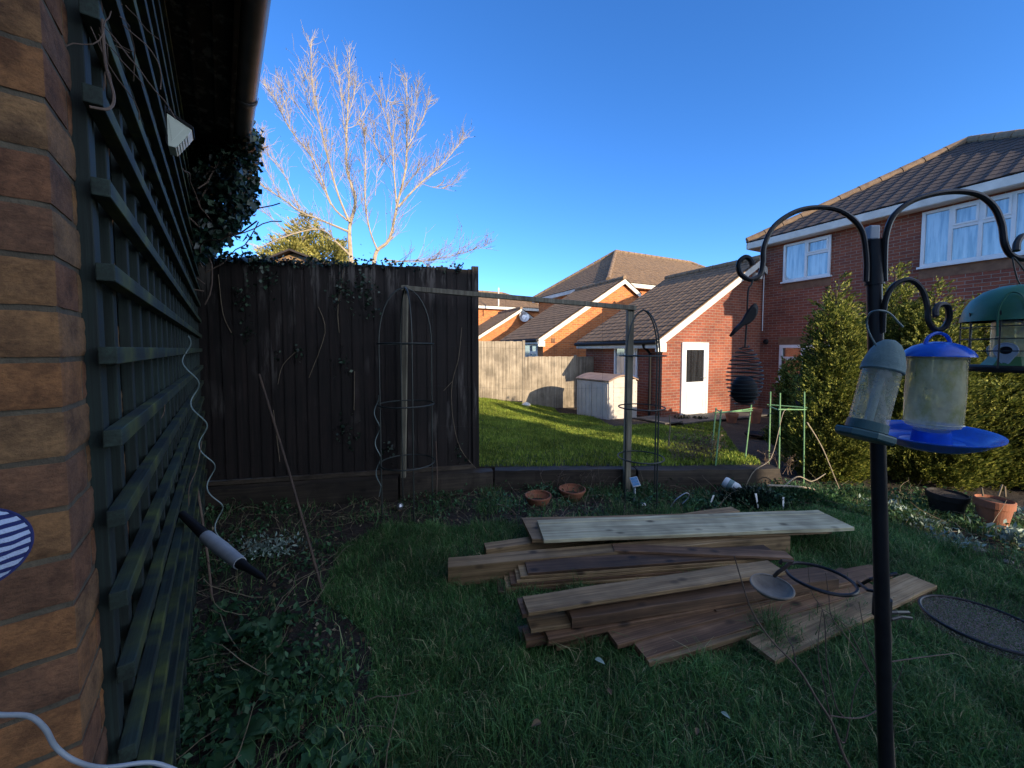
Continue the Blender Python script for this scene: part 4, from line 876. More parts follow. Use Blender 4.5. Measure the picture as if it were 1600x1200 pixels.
# ================================================================== LAWN AND WEEDS (nobody could count these)
def scatter(n, x0, x1, y0, y1, test, dens=None):
    P = np.stack([rng.uniform(x0, x1, n), rng.uniform(y0, y1, n)], 1); m = test(P[:, 0], P[:, 1]); P = P[m]
    if dens is not None: P = P[rng.uniform(0, 1, len(P)) < dens(P[:, 0], P[:, 1])]
    return np.concatenate([P, gz(P[:, 0], P[:, 1])[:, None]], 1)
def clump(x, y, s=1.0): return 0.5+0.5*np.sin(x*5.1*s+np.sin(y*3.3*s)*2)*np.sin(y*4.7*s+np.cos(x*2.9*s)*2)
vis = lambda x, y: (np.abs(x) < 1.45*y+0.5) & (y > 0.45)
g1 = scatter(600000, -1.6, 4.8, 0.45, 4.2, lambda x, y: lawn_near(x, y) & vis(x, y), lambda x, y: np.clip(0.35+0.65*clump(x, y)+0.2*np.clip(2.2-y, 0, 1), 0, 1)*np.clip(1.25-y*0.13, .5, 1)*(1-0.75*np.exp(-((x-2.9)**2/1.1+(y-2.15)**2/0.22))*(0.4+0.6*clump(x, y, 2.3))))
n = len(g1); hh = rng.uniform(0.03, 0.085, n)*(0.6+0.9*clump(g1[:, 0], g1[:, 1], 1.7)**2)*np.where(rng.uniform(0, 1, n) < 0.12, 1.7, 1.0); print('grass', n)
tag(make_obj('grass', blades(g1, hh, rng.uniform(0.0010, 0.0024, n), 1.25), M['grass']), 'dark green unmown lawn around the timber pile', 'grass', kind='stuff')
g3 = scatter(330000, -1.5, 7.5, 4.3, 12.2, lambda x, y: lawn_far(x, y), lambda x, y: 0.5+0.5*clump(x, y))
n = len(g3); print('far grass', n)
tag(make_obj('grass', blades(g3, rng.uniform(0.03, 0.065, n), rng.uniform(0.003, 0.006, n), 0.7), M['grass_far']), 'lighter lawn of the neighbouring garden with sunlit streaks', 'grass', kind='stuff')
# rough grass and weeds in the beds
bed = lambda x, y: (~lawn_near(x, y)) & (y < ysl(x)-0.14) & vis(x, y) & (x > -3.2)
g4 = scatter(240000, -3.0, 4.8, 0.6, 4.3, bed, lambda x, y: np.where(x < -0.35, np.where(y < 1.9, 0.42, 0.2)*np.clip(1.3+0.45*x, 0.35, 1), np.where(y > 3.2, 0.5, 0.35))*np.clip(clump(x, y, 1.3)*1.6-0.35, 0, 1))
n = len(g4); tag(make_obj('rough_grass', blades(g4, rng.uniform(0.05, 0.15, n), rng.uniform(0.001, 0.0024, n), 1.3), M['grass']), 'tufts of rough grass growing through the soil of the beds', 'grass', kind='stuff')
g5 = scatter(110000, -3.0, 4.9, 0.7, 4.2, bed, lambda x, y: np.where((x > 1.2) & (y > 3.0), 0.8, np.where(y < 1.9, 0.75, 0.3))*np.clip(clump(x+3, y, 1.1)*1.8-0.5, 0, 1))
n = len(g5); g5[:, 2] += rng.uniform(0.01, 0.16, n)*(0.4+0.6*clump(g5[:, 0], g5[:, 1], 2))
V_, F_ = leaves(g5, np.tile([0, 0, 0.25], (n, 1)), rng.uniform(0.02, 0.05, n), 0.55, 0.9, up=(0, 0, 1)); tag(make_obj('ground_cover', (V_, F_), M['weed']), 'low leafy green weeds spreading over the beds', 'weeds', kind='stuff')
# dead stems lying about in the beds
ds = MB(); random.seed(5)
for k in range(430):
    for _ in range(60):
        x = random.uniform(-3.0, 4.6); y = random.uniform(0.8, 4.25)
        if bool(bed(np.array([x]), np.array([y]))[0]) and (y > 2.9 or x < -0.3): break
    z = float(gz(x, y)); up_b = random.uniform(0.02, 0.7) if random.random() < 0.35 else 0.08; L = random.uniform(0.12, 0.45)
    p = wander((x, y, z+0.015), (random.uniform(-1, 1), random.uniform(-1, 1), up_b), L, 7, 0.3, 0.03)
    ds.tube([(q.x, q.y, max(q.z, float(gz(q.x, q.y))+0.006)) for q in p], [0.0028*(1-0.08*i) for i in range(8)], 4)
tag(make_obj('dead_stems', ds, M['straw']), 'dry brown plant stems strewn over the bed in front of the fence', 'stems', kind='stuff')
lt = scatter(26000, -3.0, 4.8, 0.7, 4.2, bed, lambda x, y: 0.35*np.ones_like(x)); n = len(lt); lt[:, 2] += 0.012
V_, F_ = leaves(lt, np.tile([0.0, 0, 0.0], (n, 1)), rng.uniform(0.012, 0.04, n), 0.6, 1.0, up=(0, 0, 1)); V_[:, 2] = np.maximum(V_[:, 2], gz(V_[:, 0], V_[:, 1])+0.004)
tag(make_obj('leaf_litter', (V_, F_), M['dead']), 'brown dead leaf litter lying on the soil of the beds', 'leaves', kind='stuff')

# ---- ivy
ivy = thing('ivy', 'dark ivy bush hanging from the eaves above the far end of the trellis', 'ivy', U(4.0, -0.1, 2.4))
poly = np.array([(296, 170), (388, 190), (410, 215), (404, 260), (400, 320), (380, 350), (345, 385), (312, 405), (288, 330)], float)
pts = []
while len(pts) < 5200:
    x = random.uniform(285, 412); y = random.uniform(165, 408)
    if not inpoly(np.array([x]), np.array([y]), poly)[0] and random.random() > 0.03: continue
    Y_ = random.uniform(2.75, 3.45); p = D(x, y, Y_)
    if wu.dot(Vector((p.x, p.y))) > -0.17: pts.append(p)
P = np.array(pts); n = len(P); V_, F_ = leaves(P, np.tile([0.3, -0.6, -0.7], (n, 1)), rng.uniform(0.035, 0.075, n), 0.75, 0.7); make_obj('leaves', (V_, F_), M['ivy'], ivy)
st_ = MB()
for k in range(26): st_.tube(wander(U(random.uniform(3.4, 4.5), -0.1, random.uniform(2.0, 2.9)), (random.uniform(-1, 1), random.uniform(-1, 1), random.uniform(-.2, 1)), 0.7, 8, 0.3), 0.005, 5)
make_obj('stems', st_, M['twig'], ivy)
iv2 = thing('ivy', 'thin ivy trailing along the top edge of the dark fence', 'ivy', (FA.x+1.2, FA.y+0.2, 2.55))
pts = []
for k in range(1500):
    t_ = min(4.1, 0.7+abs(random.gauss(0, 1.5))); p = FA+fd*t_; z = ftop(t_)+random.gauss(0.01, 0.03)*(1.8 if t_ < 1.6 else 0.8); pts.append((p.x+random.uniform(-.03, .03), p.y-0.02+random.uniform(-0.06, 0.05), z))
for (tx, ty, r_, m_) in ((537, 450, 14, 60), (575, 455, 20, 90), (470, 550, 8, 14), (440, 552, 7, 8), (385, 460, 14, 40), (545, 672, 16, 40), (420, 425, 18, 60), (610, 700, 10, 20), (390, 515, 12, 18), (720, 700, 10, 18), (540, 570, 12, 14)):
    for k in range(m_):
        t_, z = hit(tx+random.gauss(0, r_*0.6), ty+random.gauss(0, r_), FA, (fd.x, fd.y)); p = FA+fd*t_; pts.append((p.x, p.y-0.03-random.uniform(0, 0.04), z))
P = np.array(pts); n = len(P); V_, F_ = leaves(P, np.tile([0, -0.6, -0.4], (n, 1)), rng.uniform(0.025, 0.05, n), 0.8, 0.7); make_obj('leaves', (V_, F_), M['ivy'], iv2)
tv = MB()
for path in ([(722, 512), (717, 560), (707, 600), (708, 650), (720, 700), (748, 735)], [(708, 595), (694, 610)], [(437, 600), (445, 570), (470, 545)], [(500, 480), (510, 520), (485, 590)], [(430, 640), (440, 720)], [(556, 580), (555, 640)], [(540, 420), (530, 480), (532, 520)], [(345, 430), (352, 490), (365, 520)]):
    q_ = []
    for (x, y) in path: t_, z = hit(x, y, FA, (fd.x, fd.y)); p = FA+fd*t_; q_.append(Vector((p.x, p.y-0.03, z)))
    tv.tube(smoothpath(q_, 4), 0.0032, 5)
make_obj('stems', tv, M['straw'], iv2)
# twiggy climber scraps on the near end of the trellis
ct = MB()
for k in range(13):
    a = D(random.uniform(140, 200), random.uniform(-10, 60), random.uniform(0.62, 0.9)); ct.tube(wander(a, (random.uniform(-.6, .6), random.uniform(-.2, .8), random.uniform(-1, .4)), random.uniform(0.05, 0.16), 9, 0.34, 0.05), 0.0009, 5)
ct.tube(smoothpath([D(160, 30, .66), D(165, 100, .66), D(178, 150, .66), D(170, 170, .64), D(140, 167, .62)], 6), 0.0022, 6)
for pth in ([(268, 622), (256, 628), (248, 640)], [(258, 627), (255, 648), (238, 670), (236, 682), (220, 698), (190, 715)], [(315, 690), (308, 730), (296, 760), (295, 790)]): ct.tube(smoothpath([D(x, y, 1.15-(x-190)*-0.003) for x, y in pth], 5), 0.0016, 5)
cl_ = tag(make_obj('climber_stems', ct, M['twig'], loc=U(1.0, -0.14, 2.3)), 'dry twisted climber stems caught on the near end of the trellis', 'climber')
# ================================================================== THE TIMBER PILE
TP = 'timber lengths of the pile on the lawn'
def plank(A_px, B_px, C_px, zt, th, mat, label, width=None, warp=0.0, dz=0.0, name='timber_board', shift=(0, 0), cut=0.0, groove=False, zr=None):
    """A near left corner, B far left corner, C near right corner of the top face (pixels of the photograph at height zt)"""
    zr = zt if zr is None else zr
    A = G(*A_px, zt); B = G(*B_px, zt); Cc = G(*C_px, zr); d = (Cc-A); L = d.length; d.normalize(); flat = Vector((d.x, d.y, 0)).normalized(); nrm = Vector((-flat.y, flat.x, 0))
    w_ = width or max(0.06, (B-A).dot(nrm)); up = d.cross(nrm).normalized() * (1 if d.cross(nrm).z > 0 else -1)
    skew = (B-A).dot(flat) if not width else 0; skew = max(-0.06, min(0.06, skew))
    O = A + nrm*w_/2 + flat*shift[0] + nrm*shift[1] + Vector((0, 0, dz-th/2)); mid = O+d*L/2
    Bs = Matrix.Translation(mid) @ Matrix((d, nrm, up)).transposed().to_4x4()
    n = 16; b_ = 0.0025; mb = MB(); rows = []; ph = random.uniform(0, 6)
    for i in range(n+1):
        x = -L/2+L*i/n; zz = warp*math.sin(math.pi*i/n)+0.0015*math.sin(i*1.3+ph); yy = 0.002*math.sin(i*0.9+ph)
        sec = [(-w_/2+b_, -th/2), (w_/2-b_, -th/2), (w_/2, -th/2+b_), (w_/2, th/2-b_), (w_/2-b_, th/2), (-w_/2+b_, th/2), (-w_/2, th/2-b_), (-w_/2, -th/2+b_)]
        if groove: g_ = 0.006; sec = sec[:5] + [(w_*0.31, th/2), (w_*0.30, th/2-g_), (w_*0.28, th/2-g_), (w_*0.27, th/2)] + sec[5:]
        sk = lambda y: (y/w_+0.5)*skew*(1 if i == 0 else 0)
        rows.append([Bs @ Vector((x+sk(y), y+yy, z+zz)) for y, z in sec+[sec[0]]])
    mb.quadstrip(rows); m = len(sec); mb.add(rows[0][:m], [tuple(range(m))]); mb.add(rows[-1][:m], [tuple(range(m))[::-1]])
    o = make_obj(name, mb, mat, basis=Bs); return tag(o, label, 'timber', TP)
TF, TT, TB = M['timber_fresh'], M['timber_tan'], M['timber_brown']
plank((760, 859), (750, 840), (1156, 798), 0.115, 0.105, TT, 'squared beam at the back of the pile, its far end rising right of the pots', width=0.10, name='timber_beam', zr=0.15)
plank((700, 886), (690, 873), (1235, 838), 0.145, 0.14, TT, 'long thick beam whose square end sticks out furthest left', width=0.12, name='timber_beam')
plank((832, 843), (815, 809), (1300, 829), 0.175, 0.03, TT, 'tan board directly under the pale fresh top board')
plank((850, 843), (839, 812), (1335, 824), 0.205, 0.028, TF, 'palest fresh grey green board lying on top of the pile', groove=True)
# fanned stack of thin boards
wn_ = 0.145
for k, (dx, col, lb) in enumerate([(0.0, TB, 'brown top board of the fanned thin stack in the pile middle'), (-0.05, TT, 'second board down in the fanned thin stack'), (-0.075, TT, 'third board down in the fanned thin stack'), (-0.115, TB, 'fourth board down in the fanned thin stack'), (-0.15, TT, 'fifth board down in the fanned thin stack'), (-0.20, TB, 'lowest board of the fanned thin stack, touching the grass')]):
    plank((825, 895), (816, 868), (1217, 867), 0.135, 0.0185, col, lb, width=wn_, dz=-0.0205*k, shift=(dx, -0.004*k))
for k in range(4):
    plank((790, 884), (783, 868), (1110, 850), 0.10, 0.019, TT if k in (0, 2) else TB, ['upper short board tucked behind the fanned stack on the left', 'second short board tucked behind the fanned stack', 'third short board tucked behind the fanned stack', 'bottom short board tucked behind the fanned stack'][k], width=0.13, dz=-0.0215*k, shift=(-0.02-0.012*k, 0.01+0.006*k))
# middle front stack
plank((826, 957), (813, 937), (1228, 893), 0.225, 0.022, TT, 'long tan board on top of the front stack', width=0.135)
plank((826, 957), (813, 937), (1228, 893), 0.202, 0.022, TB, 'brown board just below the long tan board of the front stack', width=0.135, shift=(-0.035, -0.004))
plank((868, 968), (840, 952), (1290, 905), 0.178, 0.06, TB, 'thick dark timber carrying the long tan board', width=0.14, shift=(0.09, -0.01), name='timber_beam')
plank((857, 998), (836, 962), (1330, 908), 0.112, 0.03, TB, 'mossy brown board under the front stack, its left end ragged', width=0.17)
plank((857, 998), (836, 962), (1330, 908), 0.08, 0.035, TB, 'second dark board under the mossy one in the front stack', width=0.16, shift=(-0.01, -0.012))
plank((857, 998), (836, 962), (1330, 908), 0.042, 0.04, TB, 'bottom dark board of the front stack resting on grass', width=0.16, shift=(0.015, -0.008))
plank((830, 985), (812, 958), (1180, 925), 0.135, 0.022, TT, 'short tan board end poking left out of the front stack', width=0.10, shift=(0, 0.0))
plank((822, 1000), (803, 975), (1150, 940), 0.085, 0.045, TB, 'short square ended timber at the left of the front stack', width=0.09, name='timber_beam')
plank((815, 1003), (785, 966), (1130, 950), 0.035, 0.025, TB, 'flat board on the grass, leftmost of the front stack', width=0.12)
plank((870, 1012), (852, 990), (1240, 945), 0.03, 0.022, TT, 'thin board edge showing at the foot of the front stack', width=0.09)
plank((795, 905), (780, 884), (1160, 872), 0.05, 0.02, TT, 'thin board slid out lowest left of the fanned stack', width=0.12)
plank((960, 860), (955, 850), (1240, 872), 0.155, 0.02, TB, 'dark board lying across the middle beams behind the fanned stack', width=0.10)
plank((1120, 955), (1112, 940), (1395, 898), 0.10, 0.022, TB, 'dark board filling the gap before the pole, right of the front stack', width=0.13)
# right hand boards
plank((965, 1007), (938, 990), (1352, 905), 0.092, 0.024, TB, 'dark board between the front stack and the grooved pair', width=0.14)
plank((966, 1009), (939, 992), (1352, 907), 0.06, 0.03, TB, 'darker support board below the dark middle board', width=0.125, shift=(0.03, 0.01))
plank((1010, 1028), (972, 1006), (1372, 918), 0.078, 0.026, TB, 'left brown board of the pair nearest the viewer', width=0.13, groove=True)
plank((1015, 1036), (1004, 1030), (1378, 930), 0.068, 0.026, TT, 'narrow front board of the pair nearest the viewer', width=0.05)
plank((1016, 1044), (1004, 1032), (1376, 934), 0.04, 0.038, TB, 'under board of the pair nearest the viewer', width=0.13, shift=(0, 0.01))
plank((1212, 1034), (1167, 1016), (1464, 915), 0.07, 0.022, TT, 'top board of the separate stack right of the pile behind the pole', width=0.15)
plank((1212, 1036), (1167, 1016), (1464, 917), 0.046, 0.022, TB, 'middle board of the separate stack behind the pole', width=0.15, shift=(0.012, 0.006))
plank((1212, 1038), (1167, 1016), (1464, 919), 0.022, 0.022, TB, 'bottom board of the separate stack behind the pole', width=0.15, shift=(-0.006, -0.004))

# ================================================================== FEEDER STATION
PY = 0.66
def V3(px, py, Y=PY): return D(px, py, Y)
pt_ = V3(1364, 378); pb_ = G(1392, 1330, 0); pole_b = D(1386, 1199, PY-0.01); dirp = (pole_b-pt_).normalized(); pg = pt_+dirp*(pt_.z/-dirp.z)
fs = thing('feeder_station', 'black metal bird feeder pole with curled hooks at the right', 'feeder pole', (pg.x, pg.y, 0))
m_ = MB(); m_.tube([pg-Vector((0, 0, 0.05)), pt_], 0.0108, 16); make_obj('pole', m_, M['black_metal'], fs, smooth=True)
m_ = MB(); m_.tube([pt_+dirp*0.075, pt_-dirp*0.002], 0.0135, 16); make_obj('sleeve', m_, M['black_metal'], fs, smooth=True)
m_ = MB(); c_ = V3(1363, 364); m_.box(c_, (0.017, 0.012, 0.024)); M['label_white'] = plain('label_white', (0.55, 0.6, 0.66), (0.42, 0.46, 0.5), 20, 0.5, bs=0); make_obj('cap', m_, M['label_white'], fs, bevel=0.002)
def hook(pts, r, Y0=PY, Y1=None, name='hook', parent=fs, mat='black_metal', seg=8, end=None):
    Y1 = Y0 if Y1 is None else Y1; n = len(pts); ps = [D(x, y, Y0+(Y1-Y0)*i/(n-1)) for i, (x, y) in enumerate(pts)]
    m_ = MB(); q = smoothpath(ps, 7); m_.tube(q, r, seg); return make_obj(name, m_, M[mat], parent, smooth=True)
hook([(1353, 440), (1353, 400), (1345, 358), (1318, 332), (1285, 324), (1245, 330), (1210, 353), (1194, 385), (1192, 412), (1187, 430), (1172, 437), (1157, 428), (1154, 412), (1163, 402), (1172, 405), (1176, 415)], 0.0042, PY-0.01, PY-0.02)
hook([(1382, 440), (1382, 400), (1385, 365), (1398, 335), (1430, 312), (1480, 300), (1525, 303), (1552, 322), (1565, 350), (1570, 382), (1582, 400), (1605, 404), (1622, 392), (1618, 374), (1600, 368), (1590, 378), (1588, 392)], 0.0045, PY-0.01, PY-0.06)
hook([(1379, 520), (1381, 485), (1388, 458), (1404, 441), (1424, 438), (1441, 453), (1449, 480), (1451, 502), (1462, 515), (1476, 511), (1483, 495), (1480, 478), (1468, 476), (1462, 484), (1462, 494)], 0.0042, PY-0.012, PY-0.05)
# ring arm and mesh tray arm clamped on the pole
zc = V3(1378, 948)
m_ = MB(); m_.tube([zc+Vector((0, 0, 0.018)), zc-Vector((0, 0, 0.018))], 0.0135, 14); make_obj('clamp', m_, M['black_metal'], fs, smooth=True)
ringc = D(1281, 903, 0.74)
mt = Matrix.Rotation(R(-2), 3, 'X') @ Matrix.Rotation(R(1), 3, 'Y')
m_ = MB(); m_.ring(ringc, 0.057, 0.0033, mt, 40, 7); m_.tube([D(1342, 915, .72), D(1360, 905, .69), D(1402, 896, .68)], 0.003, 7); m_.tube([D(1340, 909, .72), D(1356, 922, .68), D(1376, 925, .665), D(1384, 922, .65)], 0.003, 7); make_obj('ring_holder', m_, M['black_metal'], fs, smooth=True)
m_ = MB(); m_.tube([D(1219, 880, .74), D(1222, 876, .735), D(1238, 877, .735), D(1228, 886, .735), D(1216, 894, .74), D(1210, 900, .75)], 0.0035, 7); make_obj('clip', m_, M['bark'], fs, smooth=True)
M['dish'] = plain('dish', (0.30, 0.25, 0.19), (0.15, 0.12, 0.095), 26, 0.7, bs=0.3)
bc = D(1206, 918, 0.78); mt = Matrix.Rotation(R(-3), 3, 'Y') @ Matrix.Rotation(R(3), 3, 'X') @ Matrix.Scale(0.88, 3)
m_ = MB(); m_.lathe([(0, -0.012), (0.02, -0.0115), (0.034, -0.006), (0.0425, 0.004), (0.0445, 0.0045), (0.036, -0.008), (0.02, -0.0145), (0, -0.015)], bc, 36, mt); m_.ring(bc+mt @ Vector((0, 0, 0.004)), 0.044, 0.0022, mt, 40, 6)
tag(make_obj('feeding_dish', m_, M['dish'], loc=bc, smooth=True), 'small round rusty dish hanging below the ring holder', 'dish')
# mesh tray
tc_ = D(1536, 973, 0.72); mt = Matrix.Rotation(R(0), 3, 'Y') @ Matrix.Rotation(R(-2), 3, 'X'); m_ = MB(); Rt = 0.086
m_.ring(tc_, Rt, 0.003, mt, 48, 7)
mesh_mat, nt, b_ = newmat('mesh_tray'); b_.inputs['Base Color'].default_value = (0.10, 0.07, 0.05, 1); b_.inputs['Roughness'].default_value = 0.6
wx = N(nt, 'ShaderNodeTexVoronoi'); wx.inputs['Scale'].default_value = 420; nt.links.new(coords(nt, 'Object'), wx.inputs['Vector'])
rr_ = ramp(nt, [(0.46, (0.0, 0.0, 0.0)), (0.7, (1, 1, 1))]); nt.links.new(wx.outputs['Distance'], rr_.inputs[0]); tp = nt.nodes.new('ShaderNodeBsdfTransparent'); mx = nt.nodes.new('ShaderNodeMixShader')
nt.links.new(rr_.outputs[0], mx.inputs[0]); nt.links.new(tp.outputs[0], mx.inputs[1]); nt.links.new(b_.outputs[0], mx.inputs[2]); nt.links.new(mx.outputs[0], nt.nodes['Material Output'].inputs[0])
tray = thing('mesh_tray', 'round black mesh seed tray clamped low on the feeder pole at right edge', 'feeder tray', tc_)
make_obj('rim', m_, M['black_metal'], tray, smooth=True)
m_ = MB(); m_.lathe([(Rt, 0.0), (Rt*0.96, -0.016), (Rt*0.8, -0.021), (Rt*0.4, -0.023), (0.0001, -0.0235)], tc_, 48, mt); make_obj('mesh', m_, mesh_mat, tray, smooth=True)
m_ = MB(); m_.tube([D(1384, 958, .66), D(1400, 957, .665), D(1419, 957, .69)], 0.0035, 7); m_.tube([D(1392, 968, .66), D(1408, 964, .67), D(1424, 966, .69)], 0.003, 7); make_obj('bracket', m_, M['black_metal'], tray)

# ---- blue water feeder
M['blue'] = plain('blue', (0.01, 0.12, 0.72), (0.02, 0.10, 0.50), 40, 0.22, bs=0.05, fine=200)
bx = 1464; BY = 0.615; tl = Matrix.Rotation(R(1.0), 3, 'Y') 
bfc = D(bx, 556, BY); bf = thing('water_feeder', 'clear bird drinker with bright blue lid and blue saucer, hanging from the middle hook', 'bird feeder', bfc)
k = BY/F
def at(dx, dy, dz): return bfc + tl @ Vector((dx, dy, dz))
m_ = MB(); m_.lathe([(0.0425, 0.0), (0.0435, -0.0015), (0.043, 0.001), (0.039, 0.008), (0.030, 0.016), (0.019, 0.021), (0.008, 0.0235), (0.0, 0.024)], bfc, 40, tl); m_.lathe([(0.0425, 0.0), (0.036, 0.004), (0.0, 0.005)], bfc, 40, tl); make_obj('lid', m_, M['blue'], bf, smooth=True)
m_ = MB(); m_.tube([at(0.021*math.cos(a), 0, 0.017+0.021*math.sin(a)) for a in np.linspace(R(5), R(175), 16)], 0.0026, 8); make_obj('handle', m_, M['blue'], bf, smooth=True)
M['jar'] = glass('jar', (0.74, 0.70, 0.46), 0.10, 0.5)
m_ = MB(); m_.lathe([(0.0345, 0.0), (0.0345, -0.03), (0.0352, -0.06), (0.0345, -0.108), (0.032, -0.117), (0.024, -0.121), (0.017, -0.122)], bfc, 40, tl); jj = make_obj('jar', m_, M['jar'], bf, smooth=True)
m_ = MB(); m_.ring(at(0, 0, -0.112), 0.0345, 0.0012, tl, 36, 5); m_.ring(at(0, 0, -0.004), 0.035, 0.0016, tl, 36, 5); make_obj('jar_rim', m_, M['jar'], jj, smooth=True)
m_ = MB(); tcx = at(0, 0, -0.145)
ts_ = Matrix.Rotation(R(-6), 3, Vector((-0.56, 0.83, 0))) @ tl @ Matrix.Diagonal((1.12, 1.12, 1.0))
m_.lathe([(0.0, -0.003), (0.03, -0.002), (0.034, 0.001), (0.037, -0.001), (0.05, 0.0015), (0.056, 0.007), (0.0585, 0.011), (0.066, 0.0175), (0.0695, 0.0178), (0.0695, 0.016), (0.066, 0.014), (0.055, 0.003), (0.04, -0.0055), (0.02, -0.008), (0.0, -0.008)], tcx, 48, ts_)
m_.lathe([(0.0, 0.021), (0.0195, 0.021), (0.0215, 0.002), (0.0215, -0.002)], tcx, 28, ts_); make_obj('saucer', m_, M['blue'], bf, smooth=True)

# ---- grey seed feeder, tilted
gt_ = Matrix.Rotation(R(16.5), 3, 'Y') @ Matrix.Rotation(R(-4), 3, 'X'); GY = 0.6
gc = D(1378, 578, GY); gf = thing('seed_feeder', 'tilted clear seed feeder with grey dome cap, leaning against the pole', 'bird feeder', gc)
M['feeder_grey'] = plain('feeder_grey', (0.17, 0.25, 0.25), (0.11, 0.18, 0.18), 30, 0.7, bs=0.3, fine=220)
M['feeder_teal'] = plain('feeder_teal', (0.05, 0.12, 0.125), (0.03, 0.085, 0.09), 14, 0.5, bs=0.1)
m_ = MB(); m_.lathe([(0.0265, -0.003), (0.0275, -0.001), (0.0265, 0.0015), (0.0268, 0.006), (0.0245, 0.018), (0.0205, 0.032), (0.015, 0.043), (0.008, 0.0495), (0.0, 0.0515)], gc, 36, gt_); make_obj('cap', m_, M['feeder_grey'], gf, smooth=True)
M['tube_clear'] = glass('tube_clear', (0.62, 0.62, 0.5), 0.08, 0.38)
m_ = MB(); m_.lathe([(0.0245, 0.0), (0.0243, -0.05), (0.0243, -0.098)], gc, 36, gt_); tb_ = make_obj('tube', m_, M['tube_clear'], gf, smooth=True)
m_ = MB(); m_.lathe([(0.006, 0.0), (0.006, -0.09), (0.011, -0.098), (0.006, -0.1)], gc, 12, gt_); make_obj('inner_rod', m_, M['feeder_grey'], tb_, smooth=True)
m_ = MB(); q = lambda x, y, z: gc+gt_ @ Vector((x, y, z)); m_.lathe([(0.0258, -0.088), (0.0262, -0.104), (0.03, -0.106)], gc, 36, gt_)
m_.lathe([(0.03, -0.104), (0.0375, -0.1045), (0.039, -0.107), (0.039, -0.114), (0.0355, -0.117), (0.0, -0.118)], gc, 8, gt_ @ Matrix.Rotation(R(22.5), 3, 'Z')); m_.lathe([(0.0, -0.103), (0.0375, -0.1035)], gc, 8, gt_ @ Matrix.Rotation(R(22.5), 3, 'Z')); make_obj('base', m_, M['feeder_teal'], gf)
M['wire_grey'] = plain('wire_grey', (0.2, 0.27, 0.27), None, 10, 0.4, bs=0)
hk = MB(); hk.tube(smoothpath([D(1369, 540, GY), D(1358, 520, GY), D(1354, 502, GY), D(1360, 489, GY-.02), D(1373, 485, GY-.03), D(1389, 489, GY-.03), D(1403, 503, GY-.03), D(1411, 511, GY-.03)], 6), 0.0014, 6); make_obj('wire_hook', hk, M['wire_grey'], gf, smooth=True)

# ---- green caged feeder at the right edge
CY = 0.60; cc = D(1592, 497, CY); cf = thing('caged_feeder', 'green domed squirrel proof seed feeder inside a wire cage at the right edge', 'bird feeder', cc)
M['feeder_green'] = plain('feeder_green', (0.07, 0.22, 0.12), (0.04, 0.15, 0.08), 14, 0.38, bs=0.1, fine=200)
M['feeder_green_light'] = plain('feeder_green_light', (0.10, 0.24, 0.09), (0.07, 0.17, 0.06), 14, 0.4, bs=0)
Z0 = cc.copy(); m_ = MB(); RD = 0.0605
m_.lathe([(RD*1.03, -0.0045), (RD*1.02, 0.0), (RD*0.96, 0.017), (RD*0.84, 0.032), (RD*0.62, 0.045), (RD*0.34, 0.052), (0, 0.054)], Z0, 44); m_.lathe([(RD*1.03, -0.0045), (RD*0.95, 0.004), (0.0, 0.01)], Z0, 44); make_obj('dome', m_, M['feeder_green'], cf, smooth=True)
m_ = MB(); m_.lathe([(0.0275, 0.003), (0.0275, -0.078)], Z0, 32); tb_ = make_obj('tube', m_, M['jar'], cf, smooth=True)
for a_ in (-163, -43, 77):
    pr = MB(); a = R(a_); nrm = Vector((math.cos(a), math.sin(a), 0)); cpt = Z0+nrm*0.0275+Vector((0, 0, -0.052)); sdv = Vector((-math.sin(a), math.cos(a), 0)); upv = Vector((0, 0, 1))
    ring_ = [cpt+nrm*0.004+(sdv*math.cos(b)*0.0125+upv*(math.sin(b)*0.0115 - (0.012*max(0, -math.sin(b))**6))) for b in np.linspace(0, 2*math.pi, 25)[:-1]]
    inn = [cpt+nrm*0.005+(sdv*math.cos(b)*0.0072+upv*math.sin(b)*0.0062) for b in np.linspace(0, 2*math.pi, 25)[:-1]]
    pr.add(ring_+inn, [(i, (i+1) % 24, 24+(i+1) % 24, 24+i) for i in range(24)]); pr.tube([ring_[i] for i in list(range(24))+[0]], 0.0012, 5)
    pp_ = make_obj('port', pr, M['label_white'], tb_); hp = MB(); hp.add([p-nrm*0.0015 for p in inn], [tuple(range(24))]); make_obj('hole', hp, M['black_plastic'], pp_)
m_ = MB(); m_.lathe([(0.0285, -0.062), (0.034, -0.072), (0.038, -0.0775), (0.0, -0.078)], Z0, 8); make_obj('seed_cup', m_, M['feeder_green_light'], cf)
m_ = MB(); m_.lathe([(0.0, -0.076), (0.05, -0.0765), (0.0565, -0.079), (0.057, -0.083), (0.05, -0.0875), (0.0, -0.089)], Z0, 40); make_obj('base', m_, M['black_plastic'], cf, smooth=True)
cg = MB()
for z in (-0.014, -0.0335, -0.053): cg.ring(Z0+Vector((0, 0, z)), 0.059, 0.0009, None, 44, 5)
for k_ in range(10):
    a = 2*math.pi*k_/10+0.35; dx, dy = math.cos(a), math.sin(a); r_ = 0.0595
    cg.tube([Z0+Vector((dx*r_, dy*r_, -0.08)), Z0+Vector((dx*r_, dy*r_, 0.0)), Z0+Vector((dx*r_*1.03, dy*r_*1.03, 0.010))], 0.0011, 5)
m_ = cg; make_obj('cage', cg, M['dark_wire'], cf)
m_ = MB()
